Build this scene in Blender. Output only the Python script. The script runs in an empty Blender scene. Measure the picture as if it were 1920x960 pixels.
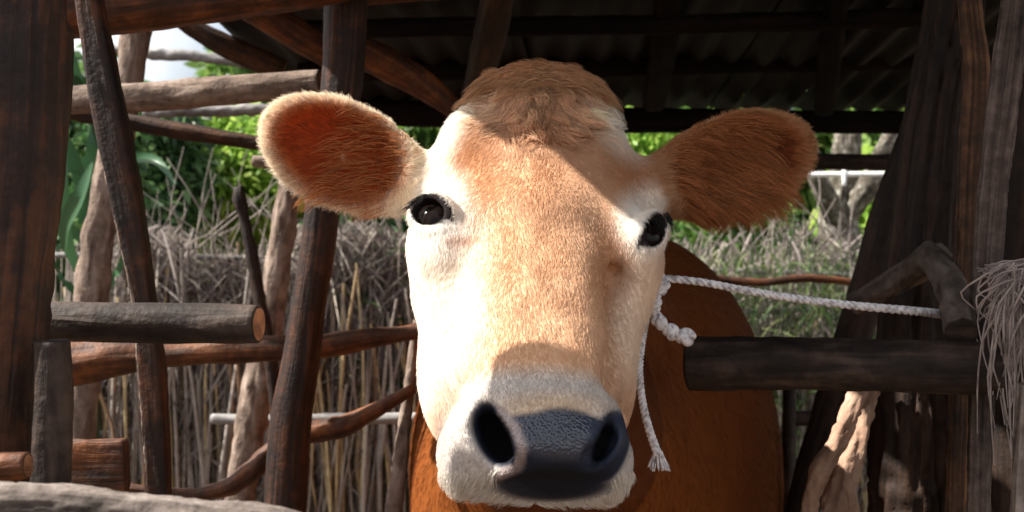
import bpy, bmesh, math, random
import numpy as np
from mathutils import Vector, Matrix

random.seed(7)
RNG = np.random.default_rng(11)
S = bpy.context.scene
COL = S.collection

# ------------------------------------------------------------------ camera, sky, sun, exposure
CAM_Z = 1.25
K = 2 * math.tan(math.radians(25)) / 1920.0          # metres per photo pixel at one metre
cam_d = bpy.data.cameras.new('camera')
cam = bpy.data.objects.new('camera', cam_d)
COL.objects.link(cam)
cam.location = (0, 0, CAM_Z)
cam.rotation_euler = (math.radians(90), 0, 0)
cam_d.sensor_width = 36
cam_d.angle = math.radians(50)
cam_d.clip_start = 0.02
cam_d.clip_end = 400
cam_d.dof.use_dof = True
cam_d.dof.focus_distance = 0.97
cam_d.dof.aperture_fstop = 10.0
S.camera = cam

SUN_EL, SUN_AZ = math.radians(47), math.radians(-92)  # azimuth from +Y towards +X
SUNV = Vector((math.sin(SUN_AZ) * math.cos(SUN_EL), math.cos(SUN_AZ) * math.cos(SUN_EL), math.sin(SUN_EL)))
world = bpy.data.worlds.new('World')
S.world = world
world.use_nodes = True
wn = world.node_tree
sky = wn.nodes.new('ShaderNodeTexSky')
sky.sky_type = 'NISHITA'
sky.sun_disc = False
sky.sun_elevation = SUN_EL
sky.sun_rotation = SUN_AZ
sky.air_density = 1.0
sky.dust_density = 4.0
cl_n = wn.nodes.new('ShaderNodeTexNoise'); cl_n.inputs['Scale'].default_value = 2.2; cl_n.inputs['Detail'].default_value = 6
wtc = wn.nodes.new('ShaderNodeTexCoord'); wn.links.new(wtc.outputs['Generated'], cl_n.inputs['Vector'])
cl_r = wn.nodes.new('ShaderNodeValToRGB'); cl_r.color_ramp.elements[0].position = .40; cl_r.color_ramp.elements[1].position = .58
wn.links.new(cl_n.outputs[0], cl_r.inputs[0])
cl_m = wn.nodes.new('ShaderNodeMix'); cl_m.data_type = 'RGBA'; cl_m.inputs[7].default_value = (8.5, 8.5, 8.6, 1)   # bright broken cloud
wn.links.new(cl_r.outputs[0], cl_m.inputs[0]); wn.links.new(sky.outputs[0], cl_m.inputs[6])
bg = wn.nodes['Background']
bg.inputs['Strength'].default_value = 0.065
wn.links.new(cl_m.outputs[2], bg.inputs['Color'])
sun_d = bpy.data.lights.new('sun', 'SUN')
sun_d.energy = 5.0
sun_d.angle = math.radians(0.53)
sun_d.color = (1.0, 0.95, 0.86)
sun = bpy.data.objects.new('sun', sun_d)
COL.objects.link(sun)
sun.rotation_euler = SUNV.to_track_quat('Z', 'Y').to_euler()
S.view_settings.view_transform = 'Standard'
S.view_settings.look = 'None'
S.view_settings.gamma = 1
S.view_settings.exposure = 1.45
S.render.engine = 'CYCLES'
S.cycles.max_bounces = 6
S.cycles.transparent_max_bounces = 8

# ------------------------------------------------------------------ helpers
def P(px, py, d):
    """world point seen at photo pixel (px, py) at depth d metres"""
    return Vector(((px - 960) * K * d, d, CAM_Z - (py - 480) * K * d))

def tag(o, label=None, cat=None, group=None, kind=None):
    if label: o['label'] = label
    if cat: o['category'] = cat
    if group: o['group'] = group
    if kind: o['kind'] = kind
    return o

def empty(name, loc, label=None, cat=None, group=None):
    o = bpy.data.objects.new(name, None)
    o.empty_display_size = 0.05
    COL.objects.link(o)
    o.location = loc
    return tag(o, label, cat, group)

def link(name, me, mat=None, parent=None, loc=(0, 0, 0)):
    o = bpy.data.objects.new(name, me)
    COL.objects.link(o)
    if mat is not None:
        for m in (mat if isinstance(mat, (list, tuple)) else [mat]):
            if m.name not in me.materials: me.materials.append(m)
    if parent is not None:
        o.parent = parent
        o.matrix_parent_inverse = Matrix.Translation(parent.location).inverted()
    o.location = loc
    return o

def mesh_np(name, verts, faces, smooth=True, uvs=None, mats=None):
    """verts (n,3); faces (m,k) array of equal size, or list"""
    me = bpy.data.meshes.new(name)
    if isinstance(faces, np.ndarray):
        n, k = faces.shape
        me.vertices.add(len(verts)); me.vertices.foreach_set('co', np.asarray(verts, np.float32).ravel())
        me.loops.add(n * k); me.loops.foreach_set('vertex_index', faces.astype(np.int32).ravel())
        me.polygons.add(n)
        me.polygons.foreach_set('loop_start', np.arange(0, n * k, k, dtype=np.int32))
        me.polygons.foreach_set('loop_total', np.full(n, k, np.int32))
        me.update(calc_edges=True)
    else:
        me.from_pydata([tuple(v) for v in verts], [], faces)
    me.polygons.foreach_set('use_smooth', np.full(len(me.polygons), smooth, bool))
    if mats is not None: me.polygons.foreach_set('material_index', np.asarray(mats, np.int32))
    if uvs is not None:
        uvl = me.uv_layers.new(name='UVMap')
        li = np.empty(len(me.loops), np.int32); me.loops.foreach_get('vertex_index', li)
        uvl.data.foreach_set('uv', np.asarray(uvs, np.float32)[li].ravel())
    me.validate()
    me.update()
    return me

def hash01(ix, iy, seed):
    h = np.sin(ix * 127.1 + iy * 311.7 + seed * 74.7) * 43758.5453
    return h - np.floor(h)

def vnoise(x, y, seed=0.0):
    ix, iy = np.floor(x), np.floor(y)
    fx, fy = x - ix, y - iy
    fx = fx * fx * (3 - 2 * fx); fy = fy * fy * (3 - 2 * fy)
    a = hash01(ix, iy, seed); b = hash01(ix + 1, iy, seed)
    c = hash01(ix, iy + 1, seed); d = hash01(ix + 1, iy + 1, seed)
    return (a * (1 - fx) + b * fx) * (1 - fy) + (c * (1 - fx) + d * fx) * fy

def fbm(x, y, seed=0.0, o=3):
    s, a, t = 0, 1.0, 0
    for i in range(o):
        s = s + a * vnoise(x * 2 ** i, y * 2 ** i, seed + i * 3.1); t += a; a *= .5
    return s / t

def spline(ctrl, n, dense=False):
    """Catmull-Rom through rows of ctrl (m,k) -> (n,k)"""
    c = np.asarray(ctrl, float); m = len(c)
    if m == 2: c = np.array([c[0], (c[0] + c[1]) / 2, c[1]]); m = 3
    seg = np.linalg.norm(np.diff(c[:, :3], axis=0), axis=1); cs = np.r_[0, np.cumsum(seg)]
    s = np.linspace(0, cs[-1], n)
    if dense:                                            # more rings where the timber is in view, fewer underground
        f = np.linspace(0, cs[-1], 400); pz = np.stack([np.interp(f, cs, c[:, k]) for k in range(3)], -1)
        py = 480 - (pz[:, 2] - CAM_Z) / (K * np.maximum(pz[:, 1], .1))
        w = np.where((py > -150) & (py < 1020), 1., .06); cw = np.r_[0, np.cumsum((w[1:] + w[:-1]) / 2)]
        s = np.interp(np.linspace(0, cw[-1], n), cw, f)
    i = np.clip(np.searchsorted(cs, s, side='right') - 1, 0, m - 2)
    t = ((s - cs[i]) / np.maximum(seg[i], 1e-9))[:, None]
    h = np.maximum(seg, 1e-9)[:, None]; sl = np.diff(c, axis=0) / h
    mt = np.vstack([sl[:1], (sl[:-1] * h[1:] + sl[1:] * h[:-1]) / (h[:-1] + h[1:]), sl[-1:]])   # chord weighted tangents
    H_ = h[i]; t2, t3 = t * t, t ** 3
    return (2 * t3 - 3 * t2 + 1) * c[i] + (t3 - 2 * t2 + t) * H_ * mt[i] + (3 * t2 - 2 * t3) * c[i + 1] + (t3 - t2) * H_ * mt[i + 1], s

def frames(pts):
    T = np.gradient(pts, axis=0); T /= np.linalg.norm(T, axis=1)[:, None] + 1e-12
    ref = np.array([0, -1.0, 0])                       # theta = 0 looks towards the camera side
    if abs(T[:, 1]).mean() > .8: ref = np.array([0, 0, 1.0])
    A = ref - (T @ ref)[:, None] * T; A /= np.linalg.norm(A, axis=1)[:, None] + 1e-12
    B = np.cross(T, A)
    return T, A, B

def tube(name, ctrl, rings=40, sides=20, bump=.06, bumpf=(3, 6), groove=0., gfreq=9, depth_ratio=1., square=0., taper_end=0., fine=.06, knots=0, seed=1., ends=True, twist=0.):
    """a bent log: ctrl rows (x,y,z,radius). grooves run along the length; square>0 flattens into a plank"""
    c, s = spline(ctrl, rings, True)
    p, r = c[:, :3], c[:, 3]
    T, A, B = frames(p)
    th = np.linspace(0, 2 * math.pi, sides, endpoint=False) + math.pi
    TH, SS = np.meshgrid(th, s)
    ct, st = np.cos(TH + twist * SS), np.sin(TH + twist * SS)
    R = np.ones_like(TH)
    if square > 0:
        q = 2 + square * 8
        R = (np.abs(ct) ** q + np.abs(st) ** q) ** (-1 / q)
    cx, cy = np.cos(TH), np.sin(TH)
    rm = float(r.mean())
    per = lambda f, sd: (vnoise((cx + 2) * f, SS / rm * .25 * bumpf[1] / 3 + (cy + 2) * f, sd) - .5)
    R = R * (1 + bump * 2 * per(bumpf[0] * .6, seed) + bump * per(bumpf[0] * 2.0, seed + 5))
    if bump > 0 and sides > 15:
        R = R * (1 + fine * (fbm((cx + 2) * 5, SS * 60 + (cy + 2) * 5, seed + 7, 3) - .5) * min(1, bump * 16))
    if knots:
        kr = np.random.default_rng(int(seed * 17) + 3)
        for _ in range(knots):
            s0 = kr.uniform(.05, .95) * s[-1] if not isinstance(knots, float) else 0
            iv = np.argmin(np.abs(s - s0)); py_ = 480 - (p[iv, 2] - CAM_Z) / (K * max(p[iv, 1], .1))
            t0 = kr.uniform(-1.2, 1.2) + 2 * math.pi
            dt = (TH - t0 + math.pi) % (2 * math.pi) - math.pi
            q = np.sqrt((dt / .42) ** 2 + ((SS - s0) / (rm * .55)) ** 2)
            R = R + .10 * np.exp(-q * q) - .13 * np.exp(-(q * 2.6) ** 2)
    if groove > 0:
        gi = (TH - math.pi) / (2 * math.pi) * gfreq + .35 * np.sin(SS / rm * .35 + seed) 
        wv = np.mod(gi + .5 * (vnoise(SS / rm * .5 + seed, SS * 0 + seed, 4.) - .5) + gfreq, gfreq)
        g = fbm(wv, SS / rm * .10 + 4 * vnoise(wv * 1.7, SS * 0, seed + 4) + 2 * vnoise(wv * 5, SS * 0, seed + 5), seed + 9, 3)
        R = R * (1 - groove * np.clip((.5 - g) * 3.2, 0, 1) - groove * .4 * vnoise(wv * 3.3, SS / rm * .15 + 5 * vnoise(wv * 4, SS * 0, seed + 6), seed + 2))
    off = A[:, None, :] * (ct * R)[:, :, None] * depth_ratio + B[:, None, :] * (st * R)[:, :, None]
    V = p[:, None, :] + off * r[:, None, None]
    n, m = rings, sides
    circ = 2 * math.pi * rm
    U = np.stack([np.broadcast_to((np.arange(m) / m * circ)[None, :], (n, m)) , np.broadcast_to(s[:, None], (n, m))], -1)
    verts = [V.reshape(-1, 3)]; uv = [U.reshape(-1, 2)]
    idx = np.arange(n * m).reshape(n, m)
    a = idx[:-1]; b = idx[1:]
    quads = np.stack([a, np.roll(a, -1, 1), np.roll(b, -1, 1), b], -1).reshape(-1, 4)
    faces = [list(map(int, q)) for q in quads]; mats = [0] * len(faces)
    nv = n * m
    if ends:
        for e, sgn in ((0, -1), (n - 1, 1)):
            loop = V[e]; cen = loop.mean(0)
            push = T[e] * sgn
            inner = cen + (loop - cen) * .86 + push * r[e] * .06
            base = nv
            verts += [inner, cen[None] + push[None] * r[e] * .05]
            uv += [np.stack([np.cos(th), np.sin(th)], -1) * .5 * r[e] + 7, np.array([[7., 7.]])]
            nv += m + 1
            for j in range(m):
                k = (j + 1) % m
                o0, o1 = int(idx[e, j]), int(idx[e, k])
                if sgn > 0:
                    faces.append([o0, o1, base + k, base + j]); faces.append([base + j, base + k, base + m])
                else:
                    faces.append([o1, o0, base + j, base + k]); faces.append([base + k, base + j, base + m])
                mats += [0, 1]
    return mesh_np(name, np.vstack(verts), faces, True, np.vstack(uv), mats)

def pxctrl(rows):
    """rows (px,py,depth,half width in photo pixels) -> world ctrl"""
    out = []
    for px, py, d, hw in rows:
        v = P(px, py, d); out.append((v.x, v.y, v.z, hw * K * d))
    return out

def log(name, label, cat, rows, mats, parent=None, group=None, **kw):
    me = tube(name, pxctrl(rows), **kw)
    o = link(name, me, None, parent)
    for m in mats: me.materials.append(m)
    if label: tag(o, label, cat, group)
    return o

# ------------------------------------------------------------------ materials
def new_mat(name):
    m = bpy.data.materials.new(name); m.use_nodes = True
    nt = m.node_tree; b = nt.nodes['Principled BSDF']
    return m, nt, b, nt.links.new

def ramp(nt, stops, fac):
    r = nt.nodes.new('ShaderNodeValToRGB')
    el = r.color_ramp.elements
    while len(el) < len(stops): el.new(.5)
    for e, (p, c) in zip(el, stops):
        e.position = p; e.color = (*c, 1)
    nt.links.new(fac, r.inputs[0])
    return r.outputs[0]

def wood(name, dark, mid, light, grain=(90, 5), rough=.75, bump=.35, spec=.25, speck=None, patch=6.):
    m, nt, b, L = new_mat(name)
    uv = nt.nodes.new('ShaderNodeUVMap')
    mp = nt.nodes.new('ShaderNodeMapping'); mp.inputs['Scale'].default_value = (grain[0], grain[1], 1)
    L(uv.outputs[0], mp.inputs[0])
    oi = nt.nodes.new('ShaderNodeObjectInfo')
    rv = nt.nodes.new('ShaderNodeVectorMath'); rv.operation = 'SCALE'; rv.inputs[0].default_value = (37, 91, 13)
    L(oi.outputs['Random'], rv.inputs['Scale'])
    av = nt.nodes.new('ShaderNodeVectorMath'); L(mp.outputs[0], av.inputs[0]); L(rv.outputs[0], av.inputs[1])
    n1 = nt.nodes.new('ShaderNodeTexNoise'); n1.inputs['Scale'].default_value = 1; n1.inputs['Detail'].default_value = 6; n1.inputs['Distortion'].default_value = .6
    L(av.outputs[0], n1.inputs['Vector'])
    tc = nt.nodes.new('ShaderNodeTexCoord')
    n2 = nt.nodes.new('ShaderNodeTexNoise'); n2.inputs['Scale'].default_value = patch; n2.inputs['Detail'].default_value = 5
    L(tc.outputs['Object'], n2.inputs['Vector'])
    n3 = nt.nodes.new('ShaderNodeTexNoise'); n3.inputs['Scale'].default_value = 160; n3.inputs['Detail'].default_value = 4
    L(tc.outputs['Object'], n3.inputs['Vector'])
    mx = nt.nodes.new('ShaderNodeMath'); mx.operation = 'MULTIPLY_ADD'; mx.inputs[1].default_value = .32
    L(n2.outputs[0], mx.inputs[0])
    sc = nt.nodes.new('ShaderNodeMath'); sc.operation = 'MULTIPLY'; sc.inputs[1].default_value = .42; L(n1.outputs[0], sc.inputs[0])
    n4 = nt.nodes.new('ShaderNodeTexNoise'); n4.inputs['Scale'].default_value = 55; n4.inputs['Detail'].default_value = 6; n4.inputs['Roughness'].default_value = .7
    L(tc.outputs['Object'], n4.inputs['Vector'])
    s4 = nt.nodes.new('ShaderNodeMath'); s4.operation = 'MULTIPLY_ADD'; s4.inputs[1].default_value = .30; L(n4.outputs[0], s4.inputs[0]); L(sc.outputs[0], s4.inputs[2])
    L(s4.outputs[0], mx.inputs[2])
    col = ramp(nt, [(.40, dark), (.52, mid), (.66, light)], mx.outputs[0])
    if speck:
        sp = nt.nodes.new('ShaderNodeMath'); sp.operation = 'GREATER_THAN'; sp.inputs[1].default_value = .62
        L(n3.outputs[0], sp.inputs[0])
        mixc = nt.nodes.new('ShaderNodeMix'); mixc.data_type = 'RGBA'
        L(sp.outputs[0], mixc.inputs[0]); L(col, mixc.inputs[6]); mixc.inputs[7].default_value = (*speck, 1)
        col = mixc.outputs[2]
    L(col, b.inputs['Base Color'])
    b.inputs['Roughness'].default_value = rough
    b.inputs['Specular IOR Level'].default_value = spec
    hs = nt.nodes.new('ShaderNodeMath'); hs.operation = 'MULTIPLY_ADD'; hs.inputs[1].default_value = .35
    L(n3.outputs[0], hs.inputs[0]); L(n1.outputs[0], hs.inputs[2])
    bp = nt.nodes.new('ShaderNodeBump'); bp.inputs['Strength'].default_value = bump; bp.inputs['Distance'].default_value = .004
    L(hs.outputs[0], bp.inputs['Height']); L(bp.outputs[0], b.inputs['Normal'])
    return m

def plain(name, col, rough=.8, spec=.2, var=.35, scale=30, bump=.2, trans=0.):
    m, nt, b, L = new_mat(name)
    tc = nt.nodes.new('ShaderNodeTexCoord')
    n = nt.nodes.new('ShaderNodeTexNoise'); n.inputs['Scale'].default_value = scale; n.inputs['Detail'].default_value = 5
    L(tc.outputs['Object'], n.inputs['Vector'])
    lo = tuple(c * (1 - var) for c in col); hi = tuple(min(1, c * (1 + var)) for c in col)
    L(ramp(nt, [(.3, lo), (.7, hi)], n.outputs[0]), b.inputs['Base Color'])
    b.inputs['Roughness'].default_value = rough; b.inputs['Specular IOR Level'].default_value = spec
    bp = nt.nodes.new('ShaderNodeBump'); bp.inputs['Strength'].default_value = bump; bp.inputs['Distance'].default_value = .003
    L(n.outputs[0], bp.inputs['Height']); L(bp.outputs[0], b.inputs['Normal'])
    return m

def leaf_mat(name, c1, c2, c3=None, trans=.45, rough=.45):
    """leaves: colour varies leaf by leaf (attribute 'tint'), some light passes through"""
    m, nt, b, L = new_mat(name)
    at = nt.nodes.new('ShaderNodeAttribute'); at.attribute_name = 'tint'
    col = ramp(nt, [(0, c1), (.55, c2), (1, c3 or c2)], at.outputs['Fac'])
    L(col, b.inputs['Base Color']); b.inputs['Roughness'].default_value = rough; b.inputs['Specular IOR Level'].default_value = .35
    t = nt.nodes.new('ShaderNodeBsdfTranslucent'); L(col, t.inputs[0])
    mx = nt.nodes.new('ShaderNodeMixShader'); mx.inputs[0].default_value = trans
    L(b.outputs[0], mx.inputs[1]); L(t.outputs[0], mx.inputs[2])
    L(mx.outputs[0], nt.nodes['Material Output'].inputs[0])
    return m

M = {}
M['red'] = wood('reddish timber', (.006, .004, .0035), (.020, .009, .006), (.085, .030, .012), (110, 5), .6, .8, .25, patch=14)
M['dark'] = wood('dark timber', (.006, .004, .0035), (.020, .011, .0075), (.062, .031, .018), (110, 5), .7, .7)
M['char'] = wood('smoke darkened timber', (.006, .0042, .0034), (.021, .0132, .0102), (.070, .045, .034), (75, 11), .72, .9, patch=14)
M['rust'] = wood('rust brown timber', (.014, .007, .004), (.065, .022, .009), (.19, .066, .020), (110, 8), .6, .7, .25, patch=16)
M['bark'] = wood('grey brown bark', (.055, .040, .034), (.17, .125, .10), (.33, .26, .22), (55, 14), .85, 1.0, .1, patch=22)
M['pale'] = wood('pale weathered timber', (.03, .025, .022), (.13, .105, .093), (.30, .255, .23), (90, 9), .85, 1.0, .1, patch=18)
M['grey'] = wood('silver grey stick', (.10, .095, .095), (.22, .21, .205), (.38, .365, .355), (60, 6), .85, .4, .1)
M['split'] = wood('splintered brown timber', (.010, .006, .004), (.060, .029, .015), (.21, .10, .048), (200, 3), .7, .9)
M['splitgrey'] = wood('splintered grey timber', (.012, .010, .009), (.070, .050, .042), (.20, .15, .13), (200, 3), .8, .9)
def ring_end(name, dark, light):
    m, nt, b, L = new_mat(name)
    uv = nt.nodes.new('ShaderNodeUVMap')
    sb = nt.nodes.new('ShaderNodeVectorMath'); sb.operation = 'SUBTRACT'; sb.inputs[1].default_value = (7, 7, 0); L(uv.outputs[0], sb.inputs[0])
    n = nt.nodes.new('ShaderNodeTexNoise'); n.inputs['Scale'].default_value = 90; n.inputs['Detail'].default_value = 5; L(sb.outputs[0], n.inputs['Vector'])
    ln = nt.nodes.new('ShaderNodeVectorMath'); ln.operation = 'LENGTH'; L(sb.outputs[0], ln.inputs[0])
    a = nt.nodes.new('ShaderNodeMath'); a.operation = 'MULTIPLY_ADD'; a.inputs[1].default_value = 5200; L(ln.outputs['Value'], a.inputs[0])
    nm = nt.nodes.new('ShaderNodeMath'); nm.operation = 'MULTIPLY'; nm.inputs[1].default_value = 14; L(n.outputs[0], nm.inputs[0]); L(nm.outputs[0], a.inputs[2])
    sn = nt.nodes.new('ShaderNodeMath'); sn.operation = 'SINE'; L(a.outputs[0], sn.inputs[0])
    f = nt.nodes.new('ShaderNodeMath'); f.operation = 'MULTIPLY_ADD'; f.inputs[1].default_value = .16; L(sn.outputs[0], f.inputs[0]); L(n.outputs[0], f.inputs[2])
    L(ramp(nt, [(.3, dark), (.5, tuple((x + y) / 2 for x, y in zip(dark, light))), (.72, light)], f.outputs[0]), b.inputs['Base Color'])
    b.inputs['Roughness'].default_value = .85; b.inputs['Specular IOR Level'].default_value = .15
    bp = nt.nodes.new('ShaderNodeBump'); bp.inputs['Strength'].default_value = .6; bp.inputs['Distance'].default_value = .002; L(f.outputs[0], bp.inputs['Height']); L(bp.outputs[0], b.inputs['Normal'])
    return m
M['darkest'] = wood('near black timber', (.002, .0016, .0014), (.006, .004, .003), (.018, .010, .007), (90, 6), .8, .6, .1)  # one even near-black base for rafters, purlins and wall plate
M['mud'] = wood('dry muddy bark', (.04, .03, .025), (.10, .078, .066), (.18, .145, .125), (60, 16), .9, 1.0, .1, patch=24)
M['cut'] = ring_end('cut wood end', (.05, .02, .012), (.34, .16, .08))
M['muddy'] = wood('mud crusted bark', (.17, .10, .07), (.33, .21, .15), (.5, .36, .27), (40, 12), .9, .9, .1)
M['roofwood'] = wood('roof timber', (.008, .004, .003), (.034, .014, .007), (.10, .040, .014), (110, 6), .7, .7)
# ------------------------------------------------------------------ the cow
def smin(a, b, k):
    h = np.clip(.5 + .5 * (b - a) / k, 0, 1)
    return b * (1 - h) + a * h - k * h * (1 - h)

ROLL = math.radians(4.0); TILT = math.radians(43)
Ax = Vector((.002, -math.sin(TILT), -math.cos(TILT))).normalized()      # poll -> muzzle
Lx = Vector((math.cos(ROLL), .07, -math.sin(ROLL))); Lx = (Lx - Lx.dot(Ax) * Ax).normalized()
Nx = Lx.cross(Ax).normalized()
if Nx.y > 0: Nx = -Nx
ORI = P(1016, 430, .985)
HM = np.array([Lx, Ax, Nx])                                             # rows: local axes
def H(l, a, n): return np.array(ORI + Lx * l + Ax * a + Nx * n)
def to_local(p): return (p - np.array(ORI)) @ HM.T

def stretched(lo, fl, fh, hi, h, g=1.16, mx=.05):
    mid = list(np.arange(fl, fh, h)); a = []; s = h; x = mid[0]
    while x > lo: s = min(s * g, mx); x -= s; a.append(x)
    b = []; s = h; x = mid[-1]
    while x < hi: s = min(s * g, mx); x += s; b.append(x)
    return np.array(a[::-1] + mid + b)
HG = .0034
gx = stretched(-.55, -.275, .325, .75, HG, 1.14, .03)
gy = stretched(.68, .78, 1.22, 3.3, HG, 1.10, .04)
gz = stretched(-.04, 1.0, 1.475, 1.58, HG, 1.12, .03)
F = np.full((len(gx), len(gy), len(gz)), 1.0, np.float32)

def win(lo, hi, mg):
    sl = []
    for g, a, b in ((gx, lo[0], hi[0]), (gy, lo[1], hi[1]), (gz, lo[2], hi[2])):
        sl.append(slice(max(0, np.searchsorted(g, a - mg) - 1), min(len(g), np.searchsorted(g, b + mg) + 1)))
    X, Y, Z = np.meshgrid(gx[sl[0]], gy[sl[1]], gz[sl[2]], indexing='ij')
    return tuple(sl), np.stack([X, Y, Z], -1).astype(np.float32)

def put(sl, d, k, op):
    if op == 'add': F[sl] = smin(F[sl], d, k)
    else: F[sl] = -smin(-F[sl], d, k)                  # carve

def ell(c, rad, rot=None, k=.02, op='add'):
    """ellipsoid; rot rows = axes"""
    c = np.asarray(c, float); R = np.eye(3) if rot is None else np.asarray(rot, float); rad = np.asarray(rad, float)
    ext = np.sqrt(((R * rad[:, None]) ** 2).sum(0))
    sl, Q = win(c - ext, c + ext, k * 1.5 + .03)
    q = (Q - c.astype(np.float32)) @ R.T.astype(np.float32)
    k0 = np.linalg.norm(q / rad, axis=-1); k1 = np.linalg.norm(q / rad ** 2, axis=-1) + 1e-9
    put(sl, (k0 * (k0 - 1) / k1).astype(np.float32), k, op)

def cone(a, b, ra, rb, k=.02, op='add'):
    a = np.asarray(a, float); b = np.asarray(b, float); r = max(ra, rb)
    sl, Q = win(np.minimum(a, b) - r, np.maximum(a, b) + r, k * 1.5 + .03)
    ab = b - a; t = np.clip(((Q - a) @ ab) / (ab @ ab), 0, 1)
    d = np.linalg.norm(Q - a - t[..., None] * ab, axis=-1) - (ra + (rb - ra) * t)
    put(sl, d.astype(np.float32), k, op)

# body: barrel, shoulders, withers, hind quarters, legs, tail
def px3(px, py, d): return np.array(P(px, py, d))
ell(px3(1140, 870, 2.35), (.33, .70, .36), k=.05)
ell(px3(1112, 880, 1.80), (.300, .36, .37), k=.08)
ell(px3(1185, 690, 1.75), (.155, .36, .20), k=.10)
ell(px3(1100, 980, 1.55), (.245, .20, .26), k=.08)
ell(px3(1150, 850, 2.85), (.29, .30, .36), k=.08)
for sx in (-1, 1):
    cone((.17 + sx * .15, 1.72, .62), (.17 + sx * .14, 1.68, .36), .085, .05, .05)
    cone((.17 + sx * .14, 1.68, .38), (.17 + sx * .14, 1.70, .05), .045, .036, .02)
    cone((.17 + sx * .14, 1.70, .05), (.17 + sx * .14, 1.68, .0), .045, .05, .02)
    cone((.25 + sx * .17, 2.85, .70), (.25 + sx * .16, 2.75, .50), .14, .07, .06)
    cone((.25 + sx * .16, 2.75, .50), (.25 + sx * .15, 2.92, .38), .06, .045, .03)
    cone((.25 + sx * .15, 2.92, .38), (.25 + sx * .15, 2.88, .05), .042, .036, .02)
    cone((.25 + sx * .15, 2.88, .05), (.25 + sx * .15, 2.86, .0), .045, .05, .02)
cone((.25, 3.12, 1.15), (.25, 3.2, .5), .03, .02, .03)
# neck
cone(px3(1045, 470, 1.22), px3(1110, 760, 1.62), .085, .17, .06)
cone(px3(1010, 700, 1.16), px3(1085, 900, 1.50), .09, .20, .06)
# skull (local head frame: l lateral, a towards the muzzle, n out of the face)
HR = HM
ell(H(.006, -.130, -.085), (.098, .115, .082), HR, .03)
ell(H(0, -.045, -.062), (.110, .105, .066), HR, .03)
ell(H(.012, -.222, -.066), (.080, .056, .058), HR, .035)
for sx in (-1, 1):
    ell(H(sx * .082, -.012, -.045), (.038, .052, .040), HR, .022)       # brow / orbit
    ell(H(sx * .058 - .003, .070, -.105), (.042, .092, .060), HR, .03)         # cheek
    ell(H(sx * .070, -.145, -.06), (.028, .06, .045), HR, .03)          # temple
    cone(H(sx * .081 - .003, .035, -.062), H(sx * .052, .13, -.045), .022, .018, .03)  # cheek bone ridge
ell(H(-.003, .035, -.125), (.072, .11, .055), HR, .03)                        # jaw
cone(H(0, .09, -.105), H(0, .170, -.086), .056, .042, .03)
cone(H(0, -.02, -.048), H(0, .16, -.044), .062, .047, .03)               # nose bridge
cone(H(-.022, .03, -.034), H(-.018, .165, -.034), .038, .034, .02)
cone(H(.022, .03, -.034), H(.018, .165, -.034), .038, .034, .02)
for sx, rr_ in ((1, .011),):
    ell(H(sx * .066, .062, -.030), (.014, .050, rr_), HR, .022, 'cut')
    ell(H(sx * .052, .150, -.028), (.010, .030, .010), HR, .02, 'cut')
# muzzle
ell(H(0, .178, -.042), (.050, .040, .040), HR, .02)
for sx in (-1, 1):
    ell(H(sx * .041, .186, -.052), (.031, .034, .036), HR, .018)        # nostril wings
    ell(H(sx * .054, .188, -.082), (.028, .034, .029), HR, .02)         # lip pads
ell(H(0, .203, -.076), (.062, .024, .030), HR, .02)
ell(H(0, .160, -.112), (.044, .036, .020), HR, .012)                     # lower lip and chin
# mouth line
cone(H(-.05, .215, -.096), H(.05, .215, -.096), .0045, .0045, .006, 'cut')

def ear(base, tip, wid, normal, thick, cup):
    base = np.array(base); tip = np.array(tip)
    ax = tip - base; ln = np.linalg.norm(ax); ax /= ln
    nn = np.array(normal, float); nn -= (nn @ ax) * ax; nn /= np.linalg.norm(nn)
    sd = np.cross(nn, ax); R = np.array([ax, sd, nn]); c = (base + tip) / 2
    ell(c, (ln / 2, wid, thick), R, .012)
    cone(base - ax * .035, base + ax * .02, .030, .030, .03)
    ell(c + nn * cup[0] + ax * .004, (ln / 2 * cup[1], wid * cup[1], thick * .95), R, .008, 'cut')
    return c, R, ln / 2, wid
EARL = ear(P(765, 342, 1.125), P(499, 222, 1.09), .0505, (.15, -1, -.12), .024, (.021, .90))
EARR = ear(P(1252, 345, 1.125), P(1520, 262, 1.11), .0475, (-.1, -1, -.12), .024, (.021, .90))

def depth_at(px, py, d0=.70, d1=1.6):
    d = np.arange(d0, d1, .0015)
    X = (px - 960) * K * d; Z = CAM_Z - (py - 480) * K * d
    i = np.clip(np.searchsorted(gx, X), 0, len(gx) - 1); j = np.clip(np.searchsorted(gy, d), 0, len(gy) - 1); k = np.clip(np.searchsorted(gz, Z), 0, len(gz) - 1)
    f = F[i, j, k]; w = np.nonzero(f < 0)[0]
    return d[w[0]] if len(w) else None
def on(px, py, dd=0., fallback=1.05):
    d = depth_at(px, py)
    return np.array(P(px, py, (d if d else fallback) + dd))

cone(on(990, 835, .004), on(1108, 842, .004), .016, .016, .022)           # wet ridge across the nose
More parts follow.
